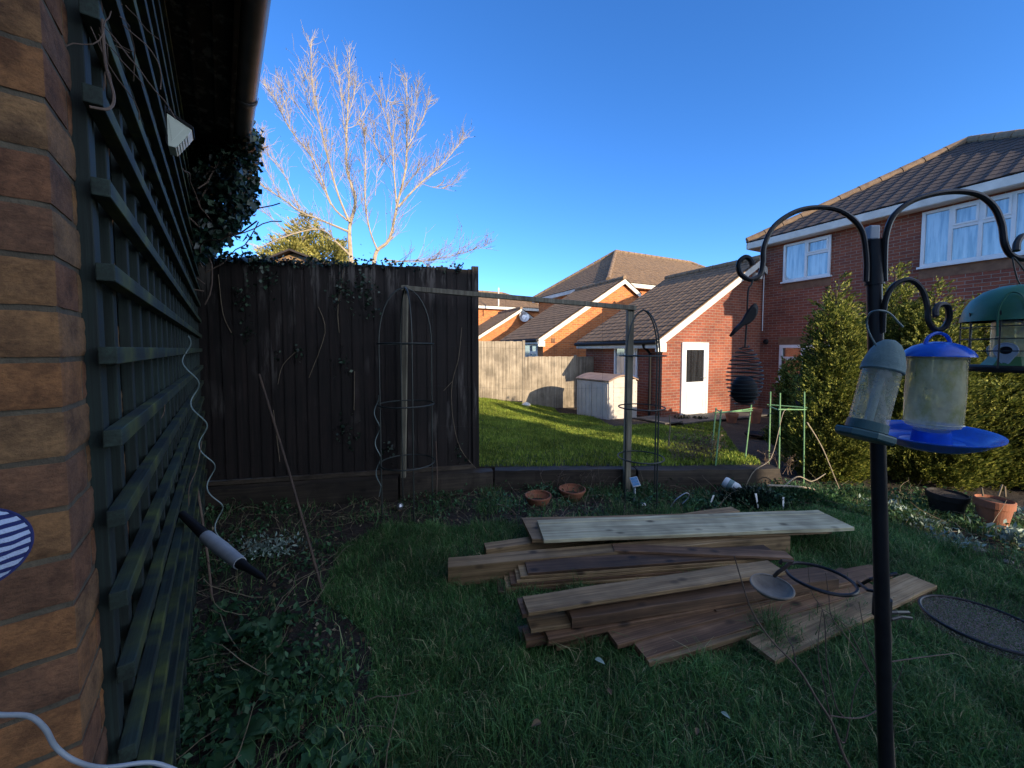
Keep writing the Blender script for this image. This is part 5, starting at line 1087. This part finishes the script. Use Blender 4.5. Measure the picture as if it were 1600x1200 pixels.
for a_ in (-150, -100):      # long loops over the dome
    a = R(a_); m_.tube(smoothpath([Z0+Vector((math.cos(a-.2)*0.0625, math.sin(a-.2)*0.0625, -0.03)), Z0+Vector((math.cos(a-.2)*0.0635, math.sin(a-.2)*0.0635, 0.008)), Z0+Vector((math.cos(a-.12)*0.056, math.sin(a-.12)*0.056, 0.033)), Z0+Vector((math.cos(a)*0.052, math.sin(a)*0.052, 0.038)), Z0+Vector((math.cos(a+.15)*0.058, math.sin(a+.15)*0.058, 0.030)), Z0+Vector((math.cos(a+.2)*0.063, math.sin(a+.2)*0.063, 0.012))], 5), 0.0014, 6)
make_obj('wire_loop', m_, M['feeder_green'], cf, smooth=True)
m_ = MB(); m_.tube(smoothpath([Z0+Vector((0, 0, 0.052)), Z0+Vector((-0.008, 0, 0.066)), D(1583, 402, CY), Z0+Vector((0.010, 0, 0.066)), Z0+Vector((0.003, 0, 0.052))], 5), 0.0011, 5); make_obj('hanger', m_, M['dark_wire'], cf)

# ---- spiral feeder and the little bird above it
SY = 0.63; sc_ = D(1163, 592, SY); sp_ = thing('spiral_feeder', 'black wire spiral fat ball feeder hanging from the left hook', 'bird feeder', sc_)
m_ = MB(); top = D(1162, 541, SY).z; bot = D(1162, 634, SY).z; n = 330; pts = []
for i in range(n+1):
    q = i/n; z = bot+(top-bot)*q; r_ = 0.0275*(math.sin(math.pi*(0.08+0.9*q))**0.62)*1.0; a = q*2*math.pi*15
    pts.append((sc_.x+r_*math.cos(a), sc_.y+r_*math.sin(a), z+0.0006*math.sin(i)))
m_.tube(pts, 0.00095, 5); make_obj('coil', m_, M['dark_wire'], sp_, smooth=True)
m_ = MB(); m_.lathe([(0.0, bot-sc_.z+0.003), (0.012, bot-sc_.z+0.006), (0.02, bot-sc_.z+0.018), (0.019, bot-sc_.z+0.036), (0.012, bot-sc_.z+0.048), (0.0, bot-sc_.z+0.052)], sc_, 20); make_obj('fat_ball', m_, M['black_plastic'], sp_, smooth=True)
m_ = MB(); m_.tube(smoothpath([D(1176, 437, SY), D(1174, 445, SY), D(1169, 455, SY), D(1167, 500, SY), D(1164, 542, SY)], 4), 0.0014, 6); make_obj('hanger', m_, M['dark_wire'], sp_, smooth=True)
# flat bird silhouette with real thickness
def bird(): 
    P = [(1182, 474), (1185, 480), (1184, 490), (1179, 499), (1171, 506), (1162, 509), (1152, 518), (1142, 527), (1139, 524), (1146, 514), (1154, 507), (1160, 499), (1166, 488), (1173, 478), (1178, 474)]
    m_ = MB(); c0 = Vector((0, 0, 0)); Yb = SY-0.004; ps = [D(x, y, Yb) for x, y in P]; n = len(ps)
    cen = sum(ps, Vector())/n; ring1 = [p.lerp(cen, 0.25)+Vector((0, -0.0035, 0)) for p in ps]; ring2 = [p.lerp(cen, 0.25)+Vector((0, 0.0035, 0)) for p in ps]
    vs = ps+ring1+ring2; fs = [tuple(range(n, 2*n)), tuple(range(2*n, 3*n))[::-1]]
    for i in range(n): j = (i+1) % n; fs += [(i, j, n+j, n+i), (j, i, 2*n+i, 2*n+j)]
    m_.add(vs, fs); return make_obj('bird_ornament', m_, M['black_plastic'], loc=cen)
tag(bird(), 'small dark bird shaped ornament on the cord above the spiral feeder', 'ornament')

# ---- bare twiggy shrub at the foot of the pole, and a thin cane
sb_ = thing('twiggy_shrub', 'bare thin branched shrub growing in front of the feeder pole', 'shrub', (0.72, 0.9, 0))
def shrub(paths, r, Y0, Y1):
    m_ = MB()
    for pth in paths:
        n = len(pth); ps = smoothpath([D(x, y, Y0+(Y1-Y0)*i/(n-1)) for i, (x, y) in enumerate(pth)], 5); m_.tube(ps, [r*(1-0.65*i/len(ps)) for i in range(len(ps))], 6)
    return m_
b0 = [(1345, 1230), (1318, 1180), (1300, 1130), (1275, 1090), (1245, 1042), (1205, 1000), (1175, 955), (1158, 905), (1147, 868)]
st1 = shrub([b0], 0.0034, 0.82, 0.86); st1.tube([D(1345, 1230, 0.82), Vector((0.80, 0.86, 0))], 0.0035, 6)
make_obj('stem', st1, M['twig'], sb_, smooth=True)
make_obj('twigs', shrub([[(1298, 1122), (1285, 1060), (1278, 1010), (1284, 955)], [(1296, 1118), (1340, 1122), (1372, 1108), (1400, 1070), (1412, 1035)], [(1370, 1075), (1340, 1010), (1318, 975), (1285, 952)], [(1358, 1050), (1330, 1005), (1300, 965), (1295, 930), (1290, 895)], [(1300, 1128), (1320, 1160), (1335, 1080), (1350, 1050)], [(1245, 1042), (1238, 1010), (1232, 995)], [(1370, 1040), (1352, 990), (1342, 940)], [(1240, 1012), (1232, 1000), (1222, 980)], [(1385, 1035), (1440, 1027), (1490, 1021)], [(1318, 1120), (1305, 1100), (1292, 1040), (1287, 960), (1268, 925), (1262, 880)]], 0.0017, 0.84, 0.87), M['twig'], sb_, smooth=True)
cn = MB(); cn.tube([D(1382, 850, 0.80), D(1390, 1000, .8), D(1388, 1080, .8), D(1396, 1200, 0.80), D(1402, 1290, .8)], 0.0042, 8); c2_ = D(1402, 1290, .8); cn.tube([c2_, (c2_.x+0.03, c2_.y, 0)], 0.0042, 8)
tag(make_obj('cane', cn, M['straw'], loc=(c2_.x, c2_.y, 0), smooth=True), 'pale cane standing close behind the feeder pole', 'cane')

# ================================================================== SMALL THINGS ON THE BEDS
def pot(px, ybase, rim_px, Hh, label, z=None, ratio=0.6, mat='terracotta', cat='plant pot', group=None, bowl=False, soil=True):
    z = 0 if z is None else z; c = G(px, ybase, z); Rr = rim_px/2*c.y/F/1.02/math.sqrt(1+(c.x/c.y)**2); t = thing('plant_pot', label, cat, (c.x, c.y, z), group=group)
    m_ = MB()
    if bowl: pr = [(Rr*0.55, 0), (Rr*0.8, Hh*0.4), (Rr*0.95, Hh*0.86), (Rr*1.0, Hh*0.87), (Rr*1.0, Hh), (Rr*0.92, Hh), (Rr*0.9, Hh*0.8), (Rr*0.6, Hh*0.3), (0, Hh*0.25)]
    else: pr = [(Rr*ratio, 0), (Rr*0.9, Hh*0.76), (Rr*0.99, Hh*0.77), (Rr*1.0, Hh*0.98), (Rr*0.93, Hh), (Rr*0.9, Hh*0.9), (0, Hh*0.86)]
    m_.lathe(pr, (c.x, c.y, z-0.01), 36); make_obj('pot', m_, M[mat], t, smooth=False)
    if soil: s_ = MB(); s_.lathe([(Rr*0.88, Hh*(0.35 if bowl else 0.88)), (0, Hh*(0.38 if bowl else 0.9))], (c.x, c.y, z), 24); make_obj('compost', s_, M['soil'], t)
    return t, c, Rr
grpp = 'shallow terracotta bowls by the sleeper'
pot(841, 790, 43, 0.125, 'shallow terracotta bowl on the bed, the left and nearer of two', bowl=True, group=grpp)
pot(894, 779, 44, 0.125, 'shallow terracotta bowl on the bed, the right and further of two', bowl=True, group=grpp)
bp_, bc_, br_ = pot(1551, 826, 73, 0.285, 'large terracotta pot with dead stems beside the cedars at the right', ratio=0.62)
m_ = MB()
for x, y, xx, yy in ((1536, 775, 1534, 762), (1560, 775, 1566, 757), (1571, 776, 1570, 760)): m_.tube([D(x, y, bc_.y-0.05), D(xx, yy, bc_.y-0.05)], 0.007, 6)
make_obj('cut_stems', m_, M['straw'], bp_)
pot(1478, 806, 76, 0.24, 'black plastic pot in shadow left of the large terracotta pot', ratio=0.7, mat='black_plastic')
pot(1143, 664, 22, 0.30, 'small terracotta pot against the house wall, left of the tall pair', z=-0.22, group='pots against the house wall')
pot(1180, 664, 22, 0.42, 'tall terracotta pot against the house wall in the inner corner', z=-0.22, group='pots against the house wall')
# dark low plants at the door
for (px, label) in ((1066, 'dark low plant at the left foot of the white door'), (1092, 'dark low plant in front of the white door')):
    c = D(px, 660, 9.3); zg_ = float(gz(c.x, c.y)); m_ = MB()
    for k_ in range(60): blade_leaf(m_, (c.x+random.uniform(-.16, .16), c.y+random.uniform(-.12, .12), zg_+0.02), (random.uniform(-.6, .6), random.uniform(-.6, .6), 1.0), random.uniform(0.12, 0.3), 0.03, 0.5, 4)
    tag(make_obj('low_plant', m_, M['ivy'], loc=(c.x, c.y, zg_)), label, 'plant')
# black round tub lid on the next lawn
c = G(1184, 684, -0.1); m_ = MB(); m_.lathe([(0.10, 0.0), (0.22, 0.035), (0.24, 0.075), (0.22, 0.075), (0.12, 0.03), (0, 0.03)], (c.x, c.y, float(gz(c.x, c.y))+0.02), 28)
tag(make_obj('shallow_tub', m_, M['black_plastic'], loc=(c.x, c.y, -.1)), 'shallow black tub on the neighbouring lawn behind the small stick frame', 'tub')
# solar light head leaning on the arch post base
M['solar_blue'] = plain('solar_blue', (0.10, 0.28, 0.50), (0.06, 0.18, 0.36), 40, 0.2, bs=0)
c = D(992, 753, 3.9); t = thing('solar_panel_box', 'small blue topped solar panel box beside the right arch post', 'solar panel', (c.x, c.y, 0)); mt = Matrix.Rotation(R(-12), 3, 'Y') @ Matrix.Rotation(R(42), 3, 'X')
m_ = MB(); m_.box(c, (0.085, 0.11, 0.02), mt); m_.tube([c, (c.x+0.01, c.y+0.03, -0.02)], 0.012, 6); make_obj('housing', m_, M['label_white'], t, bevel=0.003)
m_ = MB()
for k_ in range(3): m_.box(c+mt @ Vector((0, -0.033+0.033*k_, 0.0115)), (0.07, 0.029, 0.004), mt)
make_obj('panel', m_, M['solar_blue'], t)
c = D(1003, 778, 3.75); m_ = MB(); 
for (dx, dy, dz, r_) in ((0, 0, 0.02, 0.025), (0.03, 0.01, 0.015, 0.02), (0.012, -0.01, 0.035, 0.016)): m_.lathe([(0, -r_), (r_*0.8, -r_*0.5), (r_, 0.1*r_), (r_*0.6, r_*0.8), (0, r_)], (c.x+dx, c.y+dy, dz), 7)
tag(make_obj('crumpled_foil', m_, M['galv'], loc=(c.x, c.y, 0)), 'crumpled scrap of silver foil on the grass right of the arch post', 'foil')
c = D(625, 798, 3.7); m_ = MB(); m_.lathe([(0, 0), (0.03, 0.005), (0.035, 0.03), (0.02, 0.055), (0, 0.06)], (c.x, c.y, 0.0), 9)
tag(make_obj('glass_jar', m_, M['galv'], loc=(c.x, c.y, 0)), 'small shiny jar at the foot of the left arch post', 'jar')
# white bottle lying in the weeds
A = D(1131, 752, 4.0); B = D(1157, 767, 3.88); d_ = (B-A).normalized(); mt = d_.to_track_quat('Z', 'Y').to_matrix()
bt = thing('bottle', 'white plastic bottle lying on the weeds below the small stick frame', 'bottle', A); m_ = MB(); m_.lathe([(0, 0), (0.055, 0.003), (0.06, 0.02), (0.058, 0.14), (0.04, 0.17), (0.016, 0.185), (0.016, 0.2), (0, 0.2)], A, 20, mt)
M['white_plastic'] = plain('white_plastic', (0.62, 0.66, 0.68), (0.45, 0.5, 0.52), 12, 0.4, bs=0); make_obj('body', m_, M['white_plastic'], bt, smooth=True)
m_ = MB(); m_.lathe([(0.0607, 0.05), (0.0607, 0.095)], A, 20, mt); make_obj('label_band', m_, M['feeder_grey'], bt, smooth=True)
m_ = MB(); m_.lathe([(0.018, 0.185), (0.018, 0.212), (0, 0.213)], A, 14, mt); make_obj('cap', m_, M['terracotta'], bt)
# bent wire hoop, plant labels
m_ = MB(); m_.tube(smoothpath([D(1048, 792, 3.6), D(1056, 781, 3.6), D(1070, 771, 3.6), D(1076, 772, 3.6), D(1075, 778, 3.6), D(1066, 787, 3.6)], 5), 0.0045, 7)
tag(make_obj('wire_hoop', m_, M['galv'], loc=D(1060, 790, 3.6)), 'bent silver wire hoop stuck in the grass behind the back beam', 'wire hoop')
for (x0, y0, x1, y1, Yl, lb) in ((1115, 774, 1109, 786, 3.65, 'white plant label leaning just behind the far end of the back beam'), (1181, 771, 1185, 790, 3.6, 'white plant label, the middle one in the weeds behind the pile'), (1224, 777, 1224, 791, 3.6, 'white plant label standing furthest right behind the pile')):
    a = D(x0, y0, Yl); b = D(x1, y1+5, Yl); m_ = MB(); w_ = Vector((0.012, 0.003, 0)); m_.prism([a-w_, a+w_, b+w_*0.6, b-w_*0.6], (0, 0.002, 0)); tag(make_obj('plant_label', m_, M['white_upvc'], loc=b), lb, 'plant label', 'white plant labels')
# canes and sticks
for (x0, y0, Y0_, x1, y1, Y1_, r_, mt_, lb) in ((405, 585, 3.3, 515, 965, 2.3, 0.009, 'bark', 'brown cane leaning in front of the dark fence'), (309, 765, 2.4, 336, 985, 2.3, 0.007, 'twig', 'short brown stick standing in soil near the trellis'), (681, 690, 3.95, 682, 782, 3.95, 0.006, 'twig', 'thin grey stick standing right of the black obelisk'), (1046, 648, 4.1, 1045, 690, 4.1, 0.007, 'straw', 'short straw coloured cane right of the second obelisk')):
    m_ = MB(); a = D(x0, y0, Y0_); b = D(x1, y1, Y1_); m_.tube(smoothpath([a, a.lerp(b, .5)+Vector((0.01, 0, 0.005)), b, b+(b-a).normalized()*0.05], 4), r_, 7); tag(make_obj('cane', m_, M[mt_], loc=b), lb, 'cane')
def spiral(px, label, r_, turns, amp):
    pts = []; n = 90; (xa, ya, Ya), (xb, yb, Yb) = px; a = D(xa, ya, Ya); b = D(xb, yb, Yb)
    for i in range(n+1): q = i/n; p = a.lerp(b, q); an = q*turns*2*math.pi; pts.append(p+Vector((amp*math.cos(an), amp*math.sin(an), 0)))
    pts.append(b+Vector((0, 0, -0.1))); m_ = MB(); m_.tube(pts, r_, 7); tag(make_obj('spiral_stake', m_, M['wire_grey'], loc=b, smooth=True), label, 'plant stake', 'spiral plant stakes')
spiral(((287, 525, 1.9), (350, 850, 1.9)), 'shiny silver spiral plant stake beside the far end of the trellis', 0.0030, 5, 0.024)
spiral(((588, 618, 3.5), (592, 760, 3.5)), 'dull spiral stake against the dark fence left of the first obelisk', 0.004, 3, 0.022)
# long handled tool resting through the trellis
t0_ = D(284, 803, 1.55); t1_ = D(322, 838, 1.45); t2_ = D(375, 880, 1.3); t3_ = D(415, 905, 1.2)
tl_ = thing('hand_tool', 'garden tool with black socket, pale grey grip and black blade resting on the trellis', 'garden tool', t1_)
m_ = MB(); m_.tube([t0_, t1_], [0.014, 0.02], 10); make_obj('socket', m_, M['black_plastic'], tl_, smooth=True)
M['grip'] = plain('grip', (0.34, 0.37, 0.40), (0.24, 0.27, 0.30), 20, 0.5, bs=0.1)
m_ = MB(); m_.tube([t1_, t1_.lerp(t2_, .5), t2_], [0.023, 0.0245, 0.021], 14); make_obj('grip', m_, M['grip'], tl_, smooth=True)
m_ = MB(); m_.tube([t2_, t2_.lerp(t3_, .3), t2_.lerp(t3_, .8), t3_], [0.018, 0.012, 0.01, 0.003], 10); make_obj('blade', m_, M['black_plastic'], tl_, smooth=True)
# solar wall lamp on the trellis
P = D(262, 205, 1.55); lt_ = thing('wall_lamp', 'white wedge shaped solar lamp with black top fixed to the trellis', 'wall lamp', P)
wu3 = p3(wu, 0); wd3 = p3(wd_, 0); up = Vector((0, 0, 1)); base_ = U(P.x*wd_.x+P.y*wd_.y, -0.145, P.z)
hw = 0.045
def T(s, u, z): return base_+wd3*s+wu3*u+up*z
pf_ = [(0.0, 0.052), (0.075, 0.012), (0.068, 0.0), (0.022, -0.075), (0.0, -0.075)]
m_ = MB(); m_.prism([T(-hw, u_, z_) for u_, z_ in pf_], wd3*(2*hw)); m_.prism([T(-hw-0.0015, 0.004, 0.03), T(-hw-0.0015, 0.05, 0.008), T(-hw-0.0015, 0.012, -0.055)], wd3*0.001)
for k_ in range(5): q = 0.15+0.17*k_; m_.prism([T(-hw+0.004, 0.068-0.046*q+0.0012, -0.075*q), T(hw-0.004, 0.068-0.046*q+0.0012, -0.075*q), T(hw-0.004, 0.068-0.046*(q+.1)+0.0012, -0.075*(q+.1)), T(-hw+0.004, 0.068-0.046*(q+.1)+0.0012, -0.075*(q+.1))], wu3*0.002)
M['lamp_white'] = plain('lamp_white', (0.75, 0.80, 0.70), (0.66, 0.72, 0.62), 14, 0.35, bs=0); make_obj('diffuser', m_, M['lamp_white'], lt_, bevel=0.001)
m_ = MB(); m_.prism([T(-hw-0.004, -0.003, 0.056), T(hw+0.004, -0.003, 0.056), T(hw+0.004, 0.08, 0.0125), T(-hw-0.004, 0.08, 0.0125)], (0, 0, 0.012)); m_.prism([T(-hw-.004, -0.006, 0.08), T(hw+.004, -0.006, 0.08), T(hw+.004, -0.006, -0.07), T(-hw-.004, -0.006, -0.07)], wu3*0.004)
make_obj('solar_top', m_, M['black_plastic'], lt_)
# ---- knitted round thing at the left edge and the grey cable
kc = D(-52, 862, 0.40); kn = MB(); kt = thing('knitted_pad', 'round navy and white striped knitted pad at the left edge by the bricks', 'knitted pad', kc)
fwd = (Vector((0, 0, CAMZ))-kc).normalized(); mt = fwd.to_track_quat('Z', 'Y').to_matrix(); Rk = 0.0445
M['knit'] = newmat('knit')[0]; nt = M['knit'].node_tree; b_ = nt.nodes['Principled BSDF']; wv = N(nt, 'ShaderNodeTexWave'); wv.wave_type = 'BANDS'; wv.bands_direction = 'Z'; wv.inputs['Scale'].default_value = 33; wv.inputs['Distortion'].default_value = 1.6; wv.inputs['Detail'].default_value = 1; wv.inputs['Detail Scale'].default_value = 1.2
nt.links.new(coords(nt, 'Object'), wv.inputs['Vector']); rr_ = ramp(nt, [(0.42, (0.012, 0.02, 0.11)), (0.5, (0.42, 0.50, 0.66))]); nt.links.new(wv.outputs['Color'], rr_.inputs[0])
kf = noise(nt, coords(nt, 'Object', (1, 1, 1)), 500, 3); nt.links.new(mix(nt, rr_.outputs[0], (0.03, 0.04, 0.12), kf) if False else rr_.outputs[0], b_.inputs['Base Color']); b_.inputs['Roughness'].default_value = 0.95; bump(nt, b_, kf, 1.0, 0.002)
rows = []
for i in range(17):
    r_ = Rk*i/16; rows.append([kc+mt @ Vector((r_*math.cos(a), r_*math.sin(a), 0.012*(1-(i/16)**3)+0.0008*math.sin(a*31)*(i/16))) for a in np.linspace(0, 2*math.pi, 73)])
rows.append([kc+mt @ Vector((Rk*0.9*math.cos(a), Rk*.9*math.sin(a), -0.006)) for a in np.linspace(0, 2*math.pi, 73)]); kn.quadstrip(rows); make_obj('face', kn, M['knit'], kt, smooth=True)
M['navy'] = plain('navy', (0.012, 0.018, 0.09), (0.02, 0.03, 0.13), 90, 0.95, bs=1, bd=0.002, fine=400); kr = MB(); kr.ring(kc, Rk, 0.0016, mt, 60, 8); make_obj('edging', kr, M['navy'], kt, smooth=True)
M['cable'] = plain('cable', (0.30, 0.34, 0.38), (0.2, 0.23, 0.27), 12, 0.35, bs=0); m_ = MB()
m_.tube(smoothpath([D(-60, 1112, .38), D(0, 1117, .4), D(45, 1119, .42), D(70, 1138, .43), D(88, 1168, .44), D(120, 1190, .45), D(165, 1199, .47), D(240, 1192, .5), D(300, 1215, .52)], 6), 0.0026, 10)
tag(make_obj('cable', m_, M['cable'], loc=D(88, 1172, .56), smooth=True), 'smooth grey cable looping across the bottom of the brick corner', 'cable')

# ================================================================== PLANTS WITH A SHAPE OF THEIR OWN
def rosette(px, py, n, L, W_, label, mat='weed', up=(0.3, 1.0), droop=0.7, lobes=0.0, name='weed_plant', cat='plant', group=None, spread=0.03, z=None):
    c = G(px, py, 0); z0_ = float(gz(c.x, c.y)) if z is None else z; m_ = MB()
    for k_ in range(n):
        a = random.uniform(0, 2*math.pi); e = random.uniform(*up)
        blade_leaf(m_, (c.x+math.cos(a)*random.uniform(0, spread), c.y+math.sin(a)*random.uniform(0, spread), z0_+0.01+random.uniform(0, 0.02)), (math.cos(a), math.sin(a), e), L*random.uniform(0.6, 1.15), W_*random.uniform(0.7, 1.2), droop*random.uniform(.6, 1.2), 7, 0.35, lobes)
    return tag(make_obj(name, m_, M[mat], loc=(c.x, c.y, z0_), smooth=True), label, cat, group)
random.seed(31); gw = 'broad leaved weeds in the bed under the trellis'
for (x, y, n, L, W_, lb, lo) in ((300, 1050, 16, 0.20, 0.055, 'leafy green weed close to the trellis foot, above the lowest weeds', .25), (335, 1015, 14, 0.18, 0.06, 'jagged green weed beside the pale twig under the trellis', .3), (425, 1000, 18, 0.21, 0.07, 'large dock with a bright upright leaf near the middle of the bed', .0), (395, 1075, 16, 0.20, 0.07, 'leafy dock in the middle of the weed patch', .1), (310, 1130, 16, 0.17, 0.05, 'dark leafy weed against the bottom of the trellis', .25), (375, 1165, 12, 0.17, 0.085, 'wide leaved dock at the bottom of the bed', .0), (455, 1120, 14, 0.14, 0.05, 'small leafy weed between the dock and the bare hole', .2), (520, 1085, 16, 0.12, 0.04, 'small pale green weed at the lawn edge below the soil hole', .2), (500, 1180, 18, 0.13, 0.045, 'leafy weed nearest the bottom edge of the bed', .25), (445, 1045, 12, 0.12, 0.045, 'small weed right of the large dock', .15), (350, 960, 10, 0.11, 0.04, 'small weed below the silver leaved plant', .2), (560, 1190, 12, 0.11, 0.04, 'low weed at the bottom where bed meets lawn', .2)):
    rosette(x, y, n, L, W_, lb, lobes=lo, group=gw)
# silver leaved plants
def silver(px, py, rx, ry, n, lf, label, h=0.1):
    c = G(px, py, 0); k_ = c.y/F; P = np.stack([c.x+rng.normal(0, rx*k_*0.45, n), c.y+rng.normal(0, ry*0.01, n), 0.02+rng.uniform(0, h, n)], 1)
    V_, F_ = leaves(P, np.tile([0, -0.2, 0.8], (n, 1)), rng.uniform(lf*0.6, lf, n), 0.4, 0.9); tag(make_obj('silver_plant', (V_, F_), M['silver_leaf'], loc=(c.x, c.y, 0)), label, 'plant', 'silver leaved plants')
silver(417, 868, 62, 7, 420, 0.045, 'silver leaved low plant in front of the dark fence left of the lawn', 0.09)
silver(1385, 800, 28, 9, 90, 0.06, 'small silver leaved plant just right of the feeder pole', 0.08)
silver(1450, 826, 36, 5, 90, 0.05, 'silver leaved plant in front of the black pot', 0.05)
silver(1490, 850, 30, 6, 90, 0.06, 'silver leaved plant in front of the large terracotta pot', 0.05)
silver(1590, 858, 24, 10, 130, 0.08, 'tallest silver leaved plant at the right edge below the terracotta pot', 0.12)
silver(1598, 815, 20, 8, 60, 0.07, 'silver leaved plant half behind the large terracotta pot', 0.09)
# evergreen low mound and twiggy dead perennials
for (px, py, Yc, r_, h, n, mt_, lb) in ((1175, 790, 3.75, 0.30, 0.16, 2200, 'ivy', 'low dark evergreen mound behind the pile with white labels in it'), (1260, 785, 3.7, 0.34, 0.13, 1800, 'weed', 'spreading green mound right of the white labels')):
    c = G(px, py, 0); q = vrand(n); q[:, 2] = np.abs(q[:, 2]); P = q*np.array([r_*1.2, r_*0.7, h])*rng.uniform(0.7, 1, (n, 1))+np.array([c.x, c.y, 0.0]); V_, F_ = leaves(P, q+np.array([0, 0, .3]), rng.uniform(0.03, 0.06, n), 0.35, 0.7); tag(make_obj('low_shrub', (V_, F_), M[mt_], loc=(c.x, c.y, 0)), lb, 'shrub')
def dead_shrub(px, Y, zb, H, n, label, w_=0.35, lv=0.5):
    c = D(px, 700, Y); m_ = MB(); L_ = []
    for k_ in range(n):
        p = wander((c.x+random.uniform(-.5, .5)*w_, c.y+random.uniform(-.1, .1), zb), (random.uniform(-.5, .5), random.uniform(-.3, .3), 1), H*random.uniform(.5, 1.1), 8, 0.17, -0.01); m_.tube(p, [0.0035*(1-.09*i) for i in range(9)], 4, caps=False)
        for j in range(5):
            b = p[random.randint(3, 8)]; q = wander(b, (random.uniform(-1, 1), random.uniform(-1, 1), random.uniform(.1, 1)), H*0.25, 3, 0.25); m_.tube(q, 0.0016, 3, caps=False); L_ += [q[-1], q[-2], q[1]]
    t = thing('dead_shrub', label, 'shrub', (c.x, c.y, zb)); make_obj('stems', m_, M['twig'], t); P = np.array(L_); P = P[rng.uniform(0, 1, len(P)) < lv]; V_, F_ = leaves(P, np.tile([0, 0, .2], (len(P), 1)), rng.uniform(.015, .035, len(P)), .6, .9); make_obj('dead_leaves', (V_, F_), M['dead'], t)
dead_shrub(1085, 4.55, 0.2, 0.42, 46, 'brown twiggy dead shrub right of the second obelisk', 0.55, 0.9)
dead_shrub(1215, 4.5, 0.1, 0.30, 12, 'sparse dead stems under the taller green stick frame', 0.4, .4)
dead_shrub(900, 4.1, 0.02, 0.34, 12, 'thin dead stems behind the two terracotta bowls', 0.7, .2)
for (pth, r_, lb, Yv) in (([(1150, 800), (1175, 740), (1205, 715), (1222, 650), (1228, 640)], 0.006, 'bent pale branch leaning against the taller stick frame', 4.2), ([(1261, 660), (1285, 700), (1310, 760), (1330, 800)], 0.006, 'thin branch leaning from the cedar to the bed', 4.0), ([(1200, 758), (1260, 762), (1300, 776), (1325, 800)], 0.011, 'pale cut branch lying in the sunlit edge of the bed', 3.9), ([(1215, 770), (1245, 745), (1268, 752), (1290, 740)], 0.007, 'smaller pale cut branch lying across the bed edge', 3.95)):
    m_ = MB(); ps = smoothpath([D(x, y, Yv) for x, y in pth], 5); m_.tube(ps, [r_*(1-.5*i/len(ps)) for i in range(len(ps))], 6); tag(make_obj('branch', m_, M['bark_pale'], loc=ps[0], smooth=True), lb, 'branch')
# stones of the bed edge, fallen leaves on the lawn
M['stone'] = plain('stone', (0.32, 0.29, 0.25), (0.17, 0.15, 0.13), 12, 0.9, bs=0.5)
for k_, (x, y, r_) in enumerate([(1398, 790, .05), (1432, 806, .035), (1470, 846, .04), (1530, 862, .045), (1575, 880, .035)]):
    c = G(x, y, 0); m_ = MB(); m_.lathe([(0, -.4), (.8, -.3), (1, .15), (.7, .5), (0, .62)], (0, 0, 0), 9); m_.v = [(c.x+p[0]*r_*random.uniform(.85, 1.15), c.y+p[1]*r_*.8*random.uniform(.9, 1.1), 0.01+p[2]*r_*.8) for p in m_.v]
    tag(make_obj('stone', m_, M['stone'], loc=(c.x, c.y, 0), smooth=True), ['pale stone just right of the feeder pole beside the silver plant', 'small stone in front of the black pot', 'small stone at the lawn edge below the black pot', 'stone at the lawn edge below the large terracotta pot', 'small stone at the lawn edge near the right border'][k_], 'stone', 'stones along the sunlit bed edge')
for (x, y, s_, mt_, lb) in ((930, 1030, .05, 'silver_leaf', 'pale fallen leaf on the grass in front of the timber pile'), (1127, 1113, .035, 'silver_leaf', 'small pale leaf on the lawn near the bottom centre'), (955, 1085, .035, 'dead', 'brown curled leaf on the lawn below the pile'), (845, 1128, .05, 'dead', 'largest brown fallen leaf low on the lawn'), (1090, 1138, .03, 'dead', 'small brown leaf low on the lawn beside the pale one')):
    c = G(x, y, 0.06); m_ = MB(); blade_leaf(m_, (c.x, c.y, 0.06), (random.uniform(-1, 1), random.uniform(-1, 1), 0.1), s_, s_*.55, 0.2, 5, 0.5); tag(make_obj('fallen_leaf', m_, M[mt_], loc=c), lb, 'leaf', 'fallen leaves on the lawn')
# scraps of litter against the pale fence
c = D(822, 632, 11.1); m_ = MB(); m_.lathe([(0, 0), (.12, .01), (.14, .06), (.05, .12), (0, .13)], (c.x, c.y, float(gz(c.x, c.y))), 7); tag(make_obj('plastic_bag', m_, M['white_plastic'], loc=c), 'crumpled white plastic lying at the foot of the pale fence', 'plastic bag')
# folded garden chair in the dark at the right edge
chx = D(1575, 745, 4.3); ch = thing('garden_chair', 'dark folded garden chair frame in shadow behind the terracotta pot', 'chair', (chx.x, chx.y, 0))
m_ = MB(); m_.tube(smoothpath([D(1535, 775, 4.3), D(1545, 740, 4.35), D(1560, 737, 4.4), D(1590, 742, 4.4), D(1606, 780, 4.3)], 4), 0.01, 8); m_.tube([D(1535, 775, 4.3), D(1530, 800, 4.3)], .01, 8); make_obj('frame', m_, M['black_metal'], ch)
m_ = MB(); m_.add([D(1543, 746, 4.34), D(1592, 746, 4.4), D(1606, 785, 4.3), D(1538, 782, 4.3)], [(0, 1, 2, 3)]); so2 = make_obj('seat', m_, M['black_plastic'], ch); so2.modifiers.new('s', 'SOLIDIFY').thickness = 0.02
# dark post and shed side behind the cedars
m_ = MB(); a = D(1253, 600, 4.9); m_.box((a.x, a.y, 0.65), (0.09, 0.09, 1.3)); tag(make_obj('wooden_post', m_, M['fence_dark'], loc=(a.x, a.y, 0), bevel=0.005), 'dark square post between the taller stick frame and the cedars', 'post')
